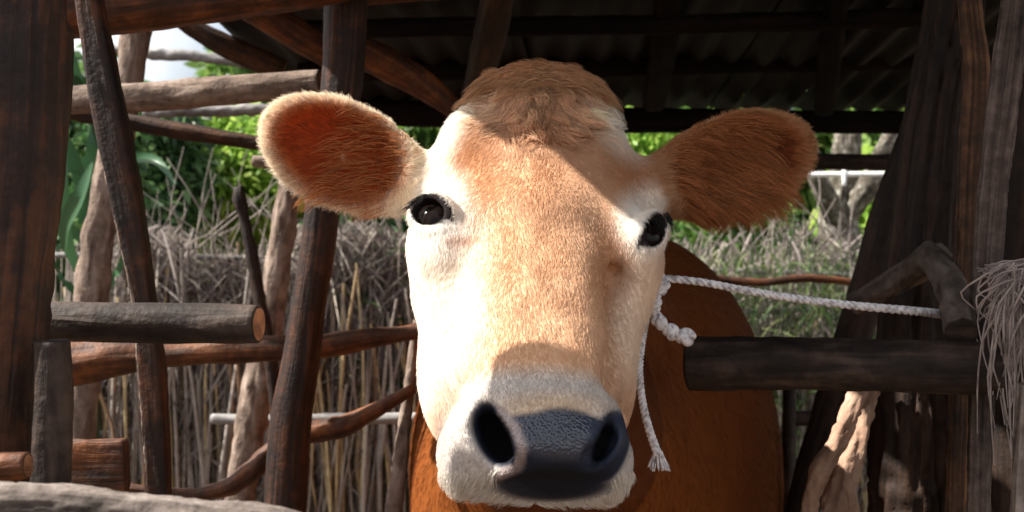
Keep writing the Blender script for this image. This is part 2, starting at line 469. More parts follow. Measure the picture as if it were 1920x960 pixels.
# nostrils: comma shaped, with a raised inner wing
dn = depth_at(940, 830) or .86
def carve(rows, k=.006):
    rows = [(on(px, py, dd), r) for px, py, dd, r in rows]
    for (a, ra), (b, rb) in zip(rows[:-1], rows[1:]): cone(a, b, ra, rb, k, 'cut')
carve([(912, 768, .004, .007), (913, 802, .008, .0125), (934, 836, .010, .0145), (956, 856, .008, .0105)])
carve([(918, 800, .005, .010), (934, 828, .008, .012), (950, 850, .006, .010)])
carve([(1152, 786, .002, .006), (1138, 818, .008, .010), (1118, 850, .008, .010), (1112, 868, .006, .007)])
carve([(1135, 822, .005, .009), (1118, 848, .006, .009)])
for rows in ([(938, 768, .004, .0048), (964, 798, .005, .0055), (982, 838, .005, .0060), (974, 874, .004, .0062), (940, 890, .004, .0058)],
             [(1128, 790, .004, .0040), (1108, 820, .004, .0045), (1096, 852, .004, .0045)]):
    q = [(on(px, py, dd), r) for px, py, dd, r in rows]
    for (a, ra), (b, rb) in zip(q[:-1], q[1:]): cone(a, b, ra, rb, .006)
# eye sockets with raised lids, set square to the surface
def eye_frame(px, py, ang):
    q = on(px, py, 0., 1.06)
    i = [int(np.clip(np.searchsorted(g, v), 3, len(g) - 4)) for g, v in zip((gx, gy, gz), q)]
    n = np.array([float(np.mean(F[i[0] + 3 - 0, i[1] - 2:i[1] + 3, i[2] - 2:i[2] + 3] - F[i[0] - 3, i[1] - 2:i[1] + 3, i[2] - 2:i[2] + 3])),
                  float(np.mean(F[i[0] - 2:i[0] + 3, i[1] + 3, i[2] - 2:i[2] + 3] - F[i[0] - 2:i[0] + 3, i[1] - 3, i[2] - 2:i[2] + 3])),
                  float(np.mean(F[i[0] - 2:i[0] + 3, i[1] - 2:i[1] + 3, i[2] + 3] - F[i[0] - 2:i[0] + 3, i[1] - 2:i[1] + 3, i[2] - 3]))])
    n /= np.linalg.norm(n)
    n = n * .75 + np.array([0, -.35, 0]); n /= np.linalg.norm(n)
    u = np.array([math.cos(ang), 0, -math.sin(ang)]); u -= (u @ n) * n; u /= np.linalg.norm(u)
    v = np.cross(n, u); v *= np.sign(v[2])
    return q, np.array([u, v, n])
EYES = [(*eye_frame(808, 402, math.radians(36)), .0162, .0132), (*eye_frame(1221, 437, math.radians(-44)), .0195, .0105)]
for q, R, ua, va in EYES:
    rim = []
    for k in range(25):
        t = k / 24 * 2 * math.pi
        top = .5 + .5 * math.sin(t)
        rim.append((q + R[0] * ua * 1.1 * math.cos(t) + R[1] * va * 1.12 * math.sin(t) + R[2] * (.0016 * top - .0022 * math.cos(t) ** 2), .0030 + .0028 * top))
    for (a_, ra), (b_, rb) in zip(rim[:-1], rim[1:]): cone(a_, b_, ra, rb, .007)
    ell(q, (ua, va, .012), R, .003, 'cut')
    ell(q - R[2] * .012, (ua * .95, va * .95, .018), R, .003, 'cut')

def surface_nets():
    s = F < 0
    nx, ny, nz = F.shape
    acc = np.zeros((nx - 1, ny - 1, nz - 1, 3), np.float32); cnt = np.zeros((nx - 1, ny - 1, nz - 1), np.uint8)
    G = (gx.astype(np.float32), gy.astype(np.float32), gz.astype(np.float32))
    edges = []
    for ax in range(3):
        lo = [slice(None)] * 3; hi = [slice(None)] * 3; lo[ax] = slice(0, -1); hi[ax] = slice(1, None)
        ch = s[tuple(lo)] != s[tuple(hi)]
        I = np.argwhere(ch)
        J = I.copy(); J[:, ax] += 1
        fa = F[tuple(I.T)]; fb = F[tuple(J.T)]; t = fa / (fa - fb)
        p = np.stack([G[k][I[:, k]] for k in range(3)], -1)
        p[:, ax] += t * (G[ax][J[:, ax]] - G[ax][I[:, ax]])
        o1, o2 = [k for k in range(3) if k != ax]
        for d1 in (0, -1):
            for d2 in (0, -1):
                C = I.copy(); C[:, o1] += d1; C[:, o2] += d2
                ok = (C >= 0).all(1) & (C[:, 0] < nx - 1) & (C[:, 1] < ny - 1) & (C[:, 2] < nz - 1)
                c = tuple(C[ok].T)
                np.add.at(acc, c, p[ok]); np.add.at(cnt, c, 1)
        edges.append((ax, I, s[tuple(I.T)]))
    act = cnt > 0
    ids = np.full(act.shape, -1, np.int64); ids[act] = np.arange(act.sum())
    V = acc[act] / cnt[act][:, None]
    quads = []
    for ax, I, inside in edges:
        o1, o2 = (ax + 1) % 3, (ax + 2) % 3
        ok = (I[:, o1] > 0) & (I[:, o2] > 0) & (I[:, o1] < F.shape[o1] - 1) & (I[:, o2] < F.shape[o2] - 1)
        I2 = I[ok]; ins = inside[ok]
        def cell(d1, d2):
            C = I2.copy(); C[:, o1] += d1; C[:, o2] += d2
            return ids[tuple(C.T)]
        q = np.stack([cell(-1, -1), cell(0, -1), cell(0, 0), cell(-1, 0)], -1)
        q[~ins] = q[~ins][:, ::-1]
        quads.append(q)
    return V, np.vstack(quads)
CV, CQ = surface_nets()
# keep the biggest connected shell, relax a little
def relax(V, Q, it, w):
    e = np.vstack([Q[:, [0, 1]], Q[:, [1, 2]], Q[:, [2, 3]], Q[:, [3, 0]]])
    for _ in range(it):
        a = np.zeros_like(V); n = np.zeros(len(V), np.float32)
        for k in range(3): a[:, k] = np.bincount(e[:, 0], V[e[:, 1], k], len(V))
        n = np.bincount(e[:, 0], minlength=len(V))[:, None]
        V = V * (1 - w) + w * a / np.maximum(n, 1)
    return V
CV = relax(CV.astype(np.float64), CQ, 3, .5)

def project(p):
    return 960 + p[:, 0] / (K * p[:, 1]), 480 - (p[:, 2] - CAM_Z) / (K * p[:, 1])
def blob(px, py, cx, cy, rx, ry, ang=0., soft=.35):
    c, s_ = math.cos(math.radians(ang)), math.sin(math.radians(ang))
    u = ((px - cx) * c + (py - cy) * s_) / rx; v = (-(px - cx) * s_ + (py - cy) * c) / ry
    r = np.sqrt(u * u + v * v)
    x = np.clip((1 + soft - r) / (2 * soft), 0, 1)
    return x * x * (3 - 2 * x)
def lerp(c, col, w): return c * (1 - w[:, None]) + np.array(col)[None] * w[:, None]

def coat(p):
    """coat colour at points p: tan, cream, white and black hide, with some light and shade painted in"""
    px, py = project(p); loc = to_local(p); l, a, n = loc.T
    head = (p[:, 1] < 1.30)
    c = np.tile(np.array([.17, .050, .012]), (len(p), 1))                       # body: red fawn
    face = np.clip((1.34 - p[:, 1]) / .10, 0, 1) * np.clip((n + .20) / .06, 0, 1)
    c = lerp(c, (.66, .435, .285), face)
    nz = fbm(l * 60 + 9, a * 40 + 5, 3., 3)
    c = lerp(c, (.64, .415, .27), face * blob(px, py, 1040, 270, 150, 140))
    c = lerp(c, (.74, .56, .42), face * np.maximum(blob(px, py, 890, 190, 50, 60, 20, .6), blob(px, py, 1130, 185, 45, 60, -20, .6)) * .8)
    c = lerp(c, (.71, .47, .30), face * blob(px, py, 1000, 560, 150, 160) * .8)   # bridge, lighter
    c = lerp(c, (.84, .73, .62), face * blob(px, py, 805, 560, 110, 230, 6))     # creamy left cheek
    c = lerp(c, (.80, .65, .51), face * blob(px, py, 1200, 580, 55, 150) * .9)
    c = lerp(c, (.50, .24, .11), face * blob(px, py, 890, 310, 42, 75, -15, .8) * .7)   # browner streaks
    c = lerp(c, (.46, .205, .085), face * blob(px, py, 1185, 310, 50, 50, 30, .8) * .75)
    c = lerp(c, (.50, .25, .12), face * blob(px, py, 1145, 480, 34, 80, 10, .8) * .7)
    c = lerp(c, (.52, .27, .14), face * blob(px, py, 1040, 330, 80, 70, 0, .8) * .5)
    c = lerp(c, (.58, .33, .18), face * blob(px, py, 985, 440, 70, 110, 10, .8) * .4)
    # white round the eyes and on the temples
    c = lerp(c, (.86, .80, .73), blob(px, py, 812, 400, 62, 90, 10, .5) * face)
    c = lerp(c, (.85, .80, .74), blob(px, py, 1215, 410, 60, 62, -25, .5) * face)
    c = lerp(c, (.84, .78, .70), blob(px, py, 835, 235, 40, 90, 30, .5) * face)
    c = lerp(c, (.84, .76, .66), blob(px, py, 1165, 225, 45, 70, -30, .6) * face)
    c = lerp(c, (.40, .15, .05), blob(px, py, 1030, 108, 175, 28, 0, .7) * (py < 230))      # rusty poll
    c = lerp(c, (.46, .25, .13), blob(px, py, 1022, 235, 22, 50, 0, .8) * .6)
    c = lerp(c, (.40, .15, .06), blob(px, py, 862, 448, 38, 9, 0, .7) * .5)
    # muzzle: pale grey hair, then black bare skin, its blue partly a painted sky reflection
    mz = np.clip((a - .152 + .012 * np.clip(np.abs(l) / .05 - .4, 0, 1)) / .02, 0, 1) * np.clip((1.05 - p[:, 1]) / .05, 0, 1)
    c = lerp(c, (.55, .50, .465), mz)
    c = lerp(c, (.62, .47, .33), mz * blob(px, py, 1030, 765, 95, 28, 0, .6) * .8)
    c = lerp(c, (.60, .36, .24), mz * np.clip((n * -1 - .098) / .01, 0, 1) * .8)              # lip
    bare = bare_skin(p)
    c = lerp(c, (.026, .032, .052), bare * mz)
    c = lerp(c, (.30, .235, .225), ring_wing(p) * .85)
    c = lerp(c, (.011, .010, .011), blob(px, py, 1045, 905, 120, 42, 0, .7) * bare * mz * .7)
    c = lerp(c, (.006, .006, .007), np.maximum(blob(px, py, 930, 817, 27, 58, -24, .16), blob(px, py, 1130, 830, 14, 46, 22, .25)) * mz)  # nostril hollows painted near black in place of deeper shade
    # dark lids
    dk = eye_mask(p)
    c = lerp(c, (.018, .014, .014), dk)
    # ears
    for e, inner in ((EARL, (.30, .058, .015)), (EARR, (.20, .06, .022))):
        ec, R, la, lw = e
        q = (p - ec) @ R.T
        inside_e = (np.abs(q[:, 0]) < la * 1.15) & (np.abs(q[:, 1]) < lw * 1.3) & (np.abs(q[:, 2]) < .05) & (q[:, 0] > -la * 1.05)
        rr = np.sqrt((q[:, 0] / la) ** 2 + (q[:, 1] / lw) ** 2)
        w = inside_e.astype(float) * np.clip((q[:, 0] + la * 1.0) / (.25 * la), 0, 1)
        c = lerp(c, (.50, .20, .075), w)
        c = lerp(c, (.80, .56, .36), w * np.clip((rr - .84) / .10, 0, 1) * (.9 if e is EARL else .35))  # cream rim, painted paler on the sunlit left ear
        c = lerp(c, inner, w * np.clip((.86 - rr) / .14, 0, 1) * (q[:, 2] > -.004))
    c = lerp(c, (.85, .72, .52), blob(px, py, 643, 296, 5, 7, 30, .3))  # sun at a small hole in the ear, painted as a pale spot
    c *= (.90 + .2 * nz)[:, None]
    return np.clip(c, 0.004, .9)

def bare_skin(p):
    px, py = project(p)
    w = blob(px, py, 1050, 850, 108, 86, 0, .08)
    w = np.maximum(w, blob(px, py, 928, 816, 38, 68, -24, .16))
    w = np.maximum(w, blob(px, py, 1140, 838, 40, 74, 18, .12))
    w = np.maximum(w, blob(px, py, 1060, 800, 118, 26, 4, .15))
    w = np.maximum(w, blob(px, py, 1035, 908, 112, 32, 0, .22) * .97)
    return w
def ring_wing(p):
    px, py = project(p)
    pts = [(940, 772), (964, 800), (980, 838), (972, 876), (938, 890)]
    w = np.zeros(len(p))
    for (x0, y0), (x1, y1) in zip(pts[:-1], pts[1:]):
        t = np.clip(((px - x0) * (x1 - x0) + (py - y0) * (y1 - y0)) / ((x1 - x0) ** 2 + (y1 - y0) ** 2), 0, 1)
        d = np.hypot(px - x0 - t * (x1 - x0), py - y0 - t * (y1 - y0))
        w = np.maximum(w, np.clip((13 - d) / 7, 0, 1))
    return w * (p[:, 1] < .95)
def eye_mask(p):
    w = np.zeros(len(p))
    for q, R, ua, va in EYES:
        d = (p - q) @ R.T
        rho = np.sqrt((d[:, 0] / ua) ** 2 + ((d[:, 1]) / va) ** 2) + np.where(d[:, 1] < 0, .06, -.06)
        rho = rho - .30 * np.clip(np.abs(d[:, 0]) / ua - .75, 0, 1) - .08 * (d[:, 1] > 0) 
        w = np.maximum(w, np.clip((1.30 - rho) / .14, 0, 1) * (np.abs(d[:, 2]) < .03))
    return w
def lid_mask(px, py):
    w = np.maximum(blob(px, py, 806, 402, 36, 42, -12, .16), blob(px, py, 776, 384, 17, 12, -35, .3))
    w = np.maximum(w, blob(px, py, 1221, 437, 49, 26, -40, .2))
    return np.maximum(w, blob(px, py, 1250, 412, 9, 20, -15, .3))

cow_me = mesh_np('cow', CV, CQ)
ca = cow_me.color_attributes.new('coat', 'FLOAT_COLOR', 'POINT')
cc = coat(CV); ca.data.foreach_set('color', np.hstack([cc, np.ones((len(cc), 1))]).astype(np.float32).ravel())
ba = cow_me.attributes.new('bare', 'FLOAT', 'POINT')
loc_ = to_local(CV)
px_c, py_c = project(CV)
bw = np.maximum(blob(px_c, py_c, 1055, 815, 108, 46, 4, .25) * (loc_[:, 1] > .13), ring_wing(CV))
bw = bw * (1 - np.maximum(blob(px_c, py_c, 930, 817, 27, 58, -24, .16), blob(px_c, py_c, 1130, 828, 26, 54, 20, .3)))
ba.data.foreach_set('value', bw.astype(np.float32))
tr_ = np.zeros(len(CV))
for ec, R, la, lw in (EARL, EARR):
    q = (CV - ec) @ R.T
    tr_ = np.maximum(tr_, ((np.abs(q[:, 0]) < la * 1.1) & (np.abs(q[:, 1]) < lw * 1.1) & (np.abs(q[:, 2]) < .04)) * np.clip((q[:, 0] + la * .8) / (.5 * la), 0, 1))
ta = cow_me.attributes.new('thin', 'FLOAT', 'POINT'); ta.data.foreach_set('value', tr_.astype(np.float32))

def cow_material():
    m, nt, b, L = new_mat('cow hide')
    at = nt.nodes.new('ShaderNodeAttribute'); at.attribute_name = 'coat'
    br = nt.nodes.new('ShaderNodeAttribute'); br.attribute_name = 'bare'
    th = nt.nodes.new('ShaderNodeAttribute'); th.attribute_name = 'thin'
    tc = nt.nodes.new('ShaderNodeTexCoord')
    mp = nt.nodes.new('ShaderNodeMapping'); mp.inputs['Scale'].default_value = (420, 420, 90)
    L(tc.outputs['Object'], mp.inputs[0])
    n1 = nt.nodes.new('ShaderNodeTexNoise'); n1.inputs['Scale'].default_value = 1; n1.inputs['Detail'].default_value = 3; L(mp.outputs[0], n1.inputs['Vector'])
    vo = nt.nodes.new('ShaderNodeTexVoronoi'); vo.inputs['Scale'].default_value = 420; L(tc.outputs['Object'], vo.inputs['Vector'])
    hsv = nt.nodes.new('ShaderNodeHueSaturation'); L(at.outputs['Color'], hsv.inputs['Color'])
    mr = nt.nodes.new('ShaderNodeMapRange'); mr.inputs[3].default_value = .72; mr.inputs[4].default_value = 1.2; L(n1.outputs[0], mr.inputs[0]); L(mr.outputs[0], hsv.inputs['Value'])
    L(hsv.outputs[0], b.inputs['Base Color'])
    rr = nt.nodes.new('ShaderNodeMapRange'); rr.inputs[3].default_value = .75; rr.inputs[4].default_value = .22; L(br.outputs['Fac'], rr.inputs[0]); L(rr.outputs[0], b.inputs['Roughness'])
    sp = nt.nodes.new('ShaderNodeMapRange'); sp.inputs[3].default_value = .03; sp.inputs[4].default_value = .6; L(br.outputs['Fac'], sp.inputs[0]); L(sp.outputs[0], b.inputs['Specular IOR Level'])
    mh = nt.nodes.new('ShaderNodeMix'); L(br.outputs['Fac'], mh.inputs[0]); L(n1.outputs[0], mh.inputs[2]); L(vo.outputs['Distance'], mh.inputs[3])
    bp = nt.nodes.new('ShaderNodeBump'); bp.inputs['Strength'].default_value = .6; bp.inputs['Distance'].default_value = .0013
    L(mh.outputs[0], bp.inputs['Height']); L(bp.outputs[0], b.inputs['Normal'])
    t = nt.nodes.new('ShaderNodeBsdfTranslucent'); t.inputs[0].default_value = (.75, .16, .05, 1)
    sc = nt.nodes.new('ShaderNodeMath'); sc.operation = 'MULTIPLY'; sc.inputs[1].default_value = .42; L(th.outputs['Fac'], sc.inputs[0])
    mx = nt.nodes.new('ShaderNodeMixShader'); L(sc.outputs[0], mx.inputs[0]); L(b.outputs[0], mx.inputs[1]); L(t.outputs[0], mx.inputs[2])
    L(mx.outputs[0], nt.nodes['Material Output'].inputs[0])
    return m
M['hide'] = cow_material()
cow = link('cow', cow_me, M['hide'])
tag(cow, 'fawn cow with a creamy face and wide ears looking over the rails', 'cow')

# eyes
def sphere(name, c, r, mat, parent, scale=(1, 1, 1)):
    bm = bmesh.new(); bmesh.ops.create_uvsphere(bm, u_segments=32, v_segments=20, radius=1)
    for v in bm.verts: v.co = Vector((v.co.x * r * scale[0], v.co.y * r * scale[1], v.co.z * r * scale[2])) + Vector(c)
    me = bpy.data.meshes.new(name); bm.to_mesh(me); bm.free()
    me.polygons.foreach_set('use_smooth', np.full(len(me.polygons), True))
    return link(name, me, mat, parent)
m, nt, b, L = new_mat('eyeball'); b.inputs['Base Color'].default_value = (.008, .005, .004, 1); b.inputs['Roughness'].default_value = .13; b.inputs['Specular IOR Level'].default_value = .10
M['eye'] = m
for q, R, ua, va in EYES: sphere('eye', q - R[2] * (.0205 - .0047), .0205, M['eye'], cow)

# ------------------------------------------------------------------ fur (hair strands)
tri = np.vstack([CQ[:, [0, 1, 2]], CQ[:, [0, 2, 3]]])
e1 = CV[tri[:, 1]] - CV[tri[:, 0]]; e2 = CV[tri[:, 2]] - CV[tri[:, 0]]
cr = np.cross(e1, e2); ar = np.linalg.norm(cr, axis=1) / 2; tn = cr / (2 * ar[:, None] + 1e-15)
cen = CV[tri].mean(1)
vn = np.zeros_like(CV)
for k in range(3): np.add.at(vn, tri[:, k], cr)
vn = relax(vn, CQ, 2, .5)
vn /= np.linalg.norm(vn, axis=1)[:, None] + 1e-15

def sample(mask, count):
    w = ar * mask; pr = w / w.sum()
    i = RNG.choice(len(tri), count, p=pr)
    u = RNG.random(count); v = RNG.random(count); f = u + v > 1; u[f] = 1 - u[f]; v[f] = 1 - v[f]
    w0 = (1 - u - v)[:, None]; T_ = tri[i]
    p = CV[T_[:, 0]] * w0 + CV[T_[:, 1]] * u[:, None] + CV[T_[:, 2]] * v[:, None]
    n = vn[T_[:, 0]] * w0 + vn[T_[:, 1]] * u[:, None] + vn[T_[:, 2]] * v[:, None]
    return p, n / np.linalg.norm(n, axis=1)[:, None]

def strands(name, p, n, comb, length, lift, rad, col, mat, curl=.0, droop=.0, npts=4, parent=None, clump=0.):
    N = len(p)
    t = comb - (comb * n).sum(1)[:, None] * n; t /= np.linalg.norm(t, axis=1)[:, None] + 1e-9
    rnd = RNG.normal(size=(N, 3)); 
    d = t * np.cos(lift)[:, None] + n * np.sin(lift)[:, None] + rnd * (.07 if npts == 4 else .12)
    d /= np.linalg.norm(d, axis=1)[:, None]
    sd = np.cross(d, n)
    pts = np.empty((N, npts, 3)); ph = RNG.random(N) * 6.28
    for k in range(npts):
        s = k / (npts - 1)
        pts[:, k] = p + d * (length * s)[:, None] - n * (length * np.sin(lift) * .45 * s * s)[:, None] \
            + sd * (curl * length * (np.sin(s * 3.5 + ph) - np.sin(ph)))[:, None]
        pts[:, k, 2] -= droop * length * s * s
    if clump > 0:
        g = RNG.choice(N, max(8, N // 38), replace=False); near = np.empty(N, int)
        for b0 in range(0, N, 2000):
            near[b0:b0 + 2000] = ((p[b0:b0 + 2000, None] - p[g][None]) ** 2).sum(-1).argmin(1)
        gp = pts[g[near]]
        for k in range(1, npts):
            w = clump * (k / (npts - 1)) ** 1.3
            pts[:, k] = pts[:, k] * (1 - w) + (gp[:, k] + (p - p[g[near]]) * .25) * w
    pts[:, 0] -= n * .001
    rad = np.broadcast_to(rad, (N,))
    prof = np.linspace(1, .25, npts)
    R = rad[:, None] * prof[None, :]
    hc = bpy.data.hair_curves.new(name)
    hc.add_curves([npts] * N)
    hc.attributes['position'].data.foreach_set('vector', pts.astype(np.float32).ravel())
    ra = hc.attributes.get('radius') or hc.attributes.new('radius', 'FLOAT', 'POINT')
    ra.data.foreach_set('value', R.astype(np.float32).ravel())
    c = hc.attributes.new('strand', 'FLOAT_COLOR', 'CURVE')
    c.data.foreach_set('color', np.hstack([np.clip(col, 0, 1), np.ones((N, 1))]).astype(np.float32).ravel())
    o = bpy.data.objects.new(name, hc); COL.objects.link(o); hc.materials.append(mat)
    if parent is not None: o.parent = parent
    return o

def fur_mat(name, trans=.3, rough=.55):
    m, nt, b, L = new_mat(name)
    at = nt.nodes.new('ShaderNodeAttribute'); at.attribute_name = 'strand'
    L(at.outputs['Color'], b.inputs['Base Color']); b.inputs['Roughness'].default_value = rough; b.inputs['Specular IOR Level'].default_value = .25
    t = nt.nodes.new('ShaderNodeBsdfTranslucent'); L(at.outputs['Color'], t.inputs[0])
    mx = nt.nodes.new('ShaderNodeMixShader'); mx.inputs[0].default_value = trans
    L(b.outputs[0], mx.inputs[1]); L(t.outputs[0], mx.inputs[2]); L(mx.outputs[0], nt.nodes['Material Output'].inputs[0])
    return m
M['fur'] = fur_mat('short fur')
M['longfur'] = fur_mat('long fur', .45)

def jitter(c, lo=.8, hi=1.15): return c * RNG.uniform(lo, hi, (len(c), 1))
lc = to_local(cen)
cpx, cpy = project(cen)
earm = np.zeros(len(cen), bool)
for ec, R, la, lw in (EARL, EARR):
    q = (cen - ec) @ R.T
    earm |= (np.abs(q[:, 0]) < la * 1.15) & (np.abs(q[:, 1]) < lw * 1.3) & (np.abs(q[:, 2]) < .045) & (q[:, 0] > -la * .98)
barec = np.maximum(bare_skin(cen) * (lc[:, 1] > .13), ring_wing(cen))
face_vis = (tn[:, 1] < .25)
hm = (cen[:, 1] < 1.24) & face_vis & ~earm & (barec < .35) & (eye_mask(cen) < .25) & (cpy < 985)
# face
p, n = sample(hm.astype(float), 230000)
l, a, nn_ = to_local(p).T
comb = np.outer(np.ones(len(a)), np.array(Ax)) + np.outer(l * np.where(a < -.02, 11, 4), np.array(Lx))
w0 = np.exp(-((a + .045) / .03) ** 2)
comb += (np.stack([vnoise(p[:, 0] * 70, p[:, 2] * 70, 1), vnoise(p[:, 0] * 70, p[:, 2] * 70, 2), vnoise(p[:, 0] * 70, p[:, 2] * 70, 3)], -1) - .5) * .9
ppx, ppy = project(p)
mzm = np.clip((a - .145) / .02, 0, 1)
ln = RNG.uniform(.005, .0085, len(p)) * (1 - .45 * mzm) * (1 + .6 * np.clip((-.08 - a) / .08, 0, 1))
strands('fur', p, n, comb, ln, RNG.uniform(.06, .26, len(p)), .00018, jitter(coat(p), .92, 1.07), M['fur'], .05, parent=cow)
# poll tuft and forehead whorl: longer, messier
pm = hm & (cpy < 262) & (lc[:, 1] < -.10)
p, n = sample(pm * np.exp(-((cpx - 1025) / 75) ** 2) * np.clip((268 - cpy) / 70, .05, 1), 8500)
px_, py_ = project(p); l, a, nn_ = to_local(p).T
clump = vnoise(l * 110, a * 90, 8.) - .5
comb = np.outer(np.clip(l * 28, -1.1, 1.1) + clump * 1.2, np.array(Lx)) + np.outer(np.where(py_ > 165, 1.0 - np.abs(l) * 9, -.2), np.array(Ax))
L0 = RNG.uniform(.018, .036, len(p)) * np.clip(1.15 - np.abs(px_ - 1025) / 330, .3, 1)
strands('forelock', p, n, comb, L0, RNG.uniform(.25, .75, len(p)), .00036, jitter(coat(p), .75, 1.45) * np.clip(.62 + 1.0 * (clump + .5), .55, 1.35)[:, None], M['longfur'], .12, .15, 6, parent=cow, clump=.75)
pm = hm & (cpy < 190)
p, n = sample(pm * np.clip((175 - cpy) / 60, .02, 1), 9000)
px_, py_ = project(p)
comb = np.outer(np.sign(px_ - 1030 + RNG.normal(0, 40, len(p))), np.array(Lx)) + np.array([0, -.2, -.25])
strands('forelock', p, n, comb, RNG.uniform(.018, .044, len(p)), RNG.uniform(.25, .95, len(p)), .00036, jitter(lerp(np.tile([.50, .155, .042], (len(p), 1)), (.60, .36, .20), np.clip((py_ - 105) / 45 + RNG.normal(0, .3, len(p)), 0, 1)), .5, 1.4), M['longfur'], .14, .2, 6, parent=cow, clump=.7)
# ears
for (ec, R, la, lw), inner in ((EARL, True), (EARR, False)):
    q = (cen - ec) @ R.T
    em = (np.abs(q[:, 0]) < la * 1.15) & (np.abs(q[:, 1]) < lw * 1.3) & (np.abs(q[:, 2]) < .045) & (q[:, 0] > -la * 1.0)
    cq = np.sqrt((q[:, 0] / la) ** 2 + (q[:, 1] / lw) ** 2)
    em = em & (blob(cpx, cpy, 645, 297, 10, 12, 0, .2) < .3)
    p, n = sample(em * np.where((cq < .8) & (q[:, 2] > -.008) & (tn @ R[2] > 0), .28, 1.), 26000)
    q = (p - ec) @ R.T
    rr = np.sqrt((q[:, 0] / la) ** 2 + (q[:, 1] / lw) ** 2)
    rad_ = (q[:, :2] / (np.linalg.norm(q[:, :2], axis=1)[:, None] + 1e-9))
    comb = rad_[:, :1] * R[0] + rad_[:, 1:] * R[1] + .55 * R[0]
    comb += (np.stack([vnoise(p[:, 0] * 60, p[:, 2] * 60, s_) for s_ in (1, 2, 3)], -1) - .5) * .9
    rim = np.clip((rr - .80) / .12, 0, 1)
    ln = RNG.uniform(.006, .010, len(p)) * (1 + .5 * rim)
    lowr = np.clip((-q[:, 1] * np.sign(R[1][2]) / lw) - .25, 0, 1) * rim
    ln *= 1 + .5 * lowr
    cc_ = coat(p)
    cc_ = lerp(cc_, (.95, .82, .66) if inner else (.58, .33, .17), np.clip(rim * .95, 0, 1))  # left fringe strands paler, their sunlight put into the colour
    ppx_, ppy_ = project(p)
    if inner: cc_ = lerp(cc_, (.90, .82, .72), blob(ppx_, ppy_, 745, 400, 40, 30, 0, .5)); cc_ = lerp(cc_, (.40, .07, .025), blob(ppx_, ppy_, 640, 340, 70, 45, 20, .6) * .7 * (1 - rim))  # redder cup partly stands in for light glowing through the ear
    strands('ear_fur', p, n, comb, ln, RNG.uniform(.08, .35, len(p)), .00024, jitter(cc_, .75, 1.2), M['longfur'], .06, .1, 5, parent=cow)
    # long hair fanning from the ear root across the cup
    rootm = em & (q_ := (cen - ec) @ R.T)[:, 0].__lt__(la * (.0 if inner else .35)) & (tn @ R[2] > .0)
    nl = 650 if inner else 5200
    p, n = sample(rootm.astype(float), nl)
    q = (p - ec) @ R.T
    comb = R[0][None] * 1.0 + (-.35 * np.sign(R[1][2]) + q[:, 1:2] * 9) * R[1][None] * (.6 if inner else 1.0) + RNG.normal(0, .12, (nl, 3))
    base = np.array([.44, .17, .06] if inner else [.42, .17, .065])
    cl_ = jitter(np.tile(base, (nl, 1)), .5, 1.5)
    strands('ear_fur', p, n, comb, RNG.uniform(.02, .042, nl), RNG.uniform(.2, .5, nl), .00032, cl_, M['longfur'], .08, .35, 6, parent=cow, clump=.5)
# neck and shoulder: short sleek coat
bm_ = (cen[:, 1] >= 1.22) & (cen[:, 1] < 2.4) & (tn[:, 1] < .2) & (cen[:, 2] > .7)
p, n = sample(bm_.astype(float), 60000)
comb = np.tile(np.array([.15, .6, -1.0]), (len(p), 1))
strands('fur', p, n, comb, RNG.uniform(.010, .018, len(p)), RNG.uniform(.01, .05, len(p)), .00034, jitter(coat(p), .93, 1.07), M['fur'], .03, parent=cow)
# lashes and chin whiskers
def lash(rows, cnt, direction, ln):
    q, _ = spline([list(on(px, py, -.003)) for px, py in rows], 40)
    i = RNG.integers(0, 40, cnt); p = q[i] + RNG.normal(0, .0008, (cnt, 3))
    n = np.tile(np.array([0, -1.0, 0]), (cnt, 1)); comb = np.array(direction)[None] + RNG.normal(0, .2, (cnt, 3))
    strands('eyelashes', p, n, comb, RNG.uniform(*ln, cnt), np.full(cnt, .5), .00032, np.tile([.01, .008, .008], (cnt, 1)), M['fur'], .05, .3, 5, parent=cow)
lash([(770, 388), (784, 372), (802, 364)], 60, (-1, 0, -.5), (.007, .013))
lash([(1216, 416), (1234, 406), (1250, 404), (1254, 412)], 70, (.4, 0, -1.), (.009, .017))
wm = (lc[:, 1] > .16) & (cpy > 880) & (cpy < 960) & (barec < .5) & face_vis
p, n = sample(wm.astype(float), 2500)
l, a, nn_ = to_local(p).T
comb = np.outer(np.sign(l), np.array(Lx)) * .5 + np.array([0, -.3, -1.0])
strands('whiskers', p, n, comb, RNG.uniform(.006, .014, len(p)), RNG.uniform(.3, .7, len(p)), .00025, jitter(np.tile([.75, .68, .6], (len(p), 1)), .7, 1.1), M['fur'], .05, parent=cow)
# ------------------------------------------------------------------ ground
def gpy(d, z=-.12): return 480 + (CAM_Z - z) / (K * d)
M['soil'] = plain('trampled soil', (.085, .058, .040), .95, .05, .5, 9, .6)
gm, gq = [], []
gxs = np.concatenate([-np.geomspace(120, 3, 10), np.linspace(-2.5, 2.5, 41), np.geomspace(3, 120, 10)])
gys = np.concatenate([-np.geomspace(60, 2.5, 8), np.linspace(-2, 6, 57), np.geomspace(6.5, 200, 14)])
GX, GY = np.meshgrid(gxs, gys)
GZ = (fbm(GX * 2.1 + 50, GY * 2.1 + 50, 4.) - .5) * .05 - .01
ii = np.arange(GX.size).reshape(GX.shape)
gq = np.stack([ii[:-1, :-1], ii[:-1, 1:], ii[1:, 1:], ii[1:, :-1]], -1).reshape(-1, 4)
ground = link('ground', mesh_np('ground', np.stack([GX, GY, GZ], -1).reshape(-1, 3), gq), M['soil'])
tag(ground, kind='structure')

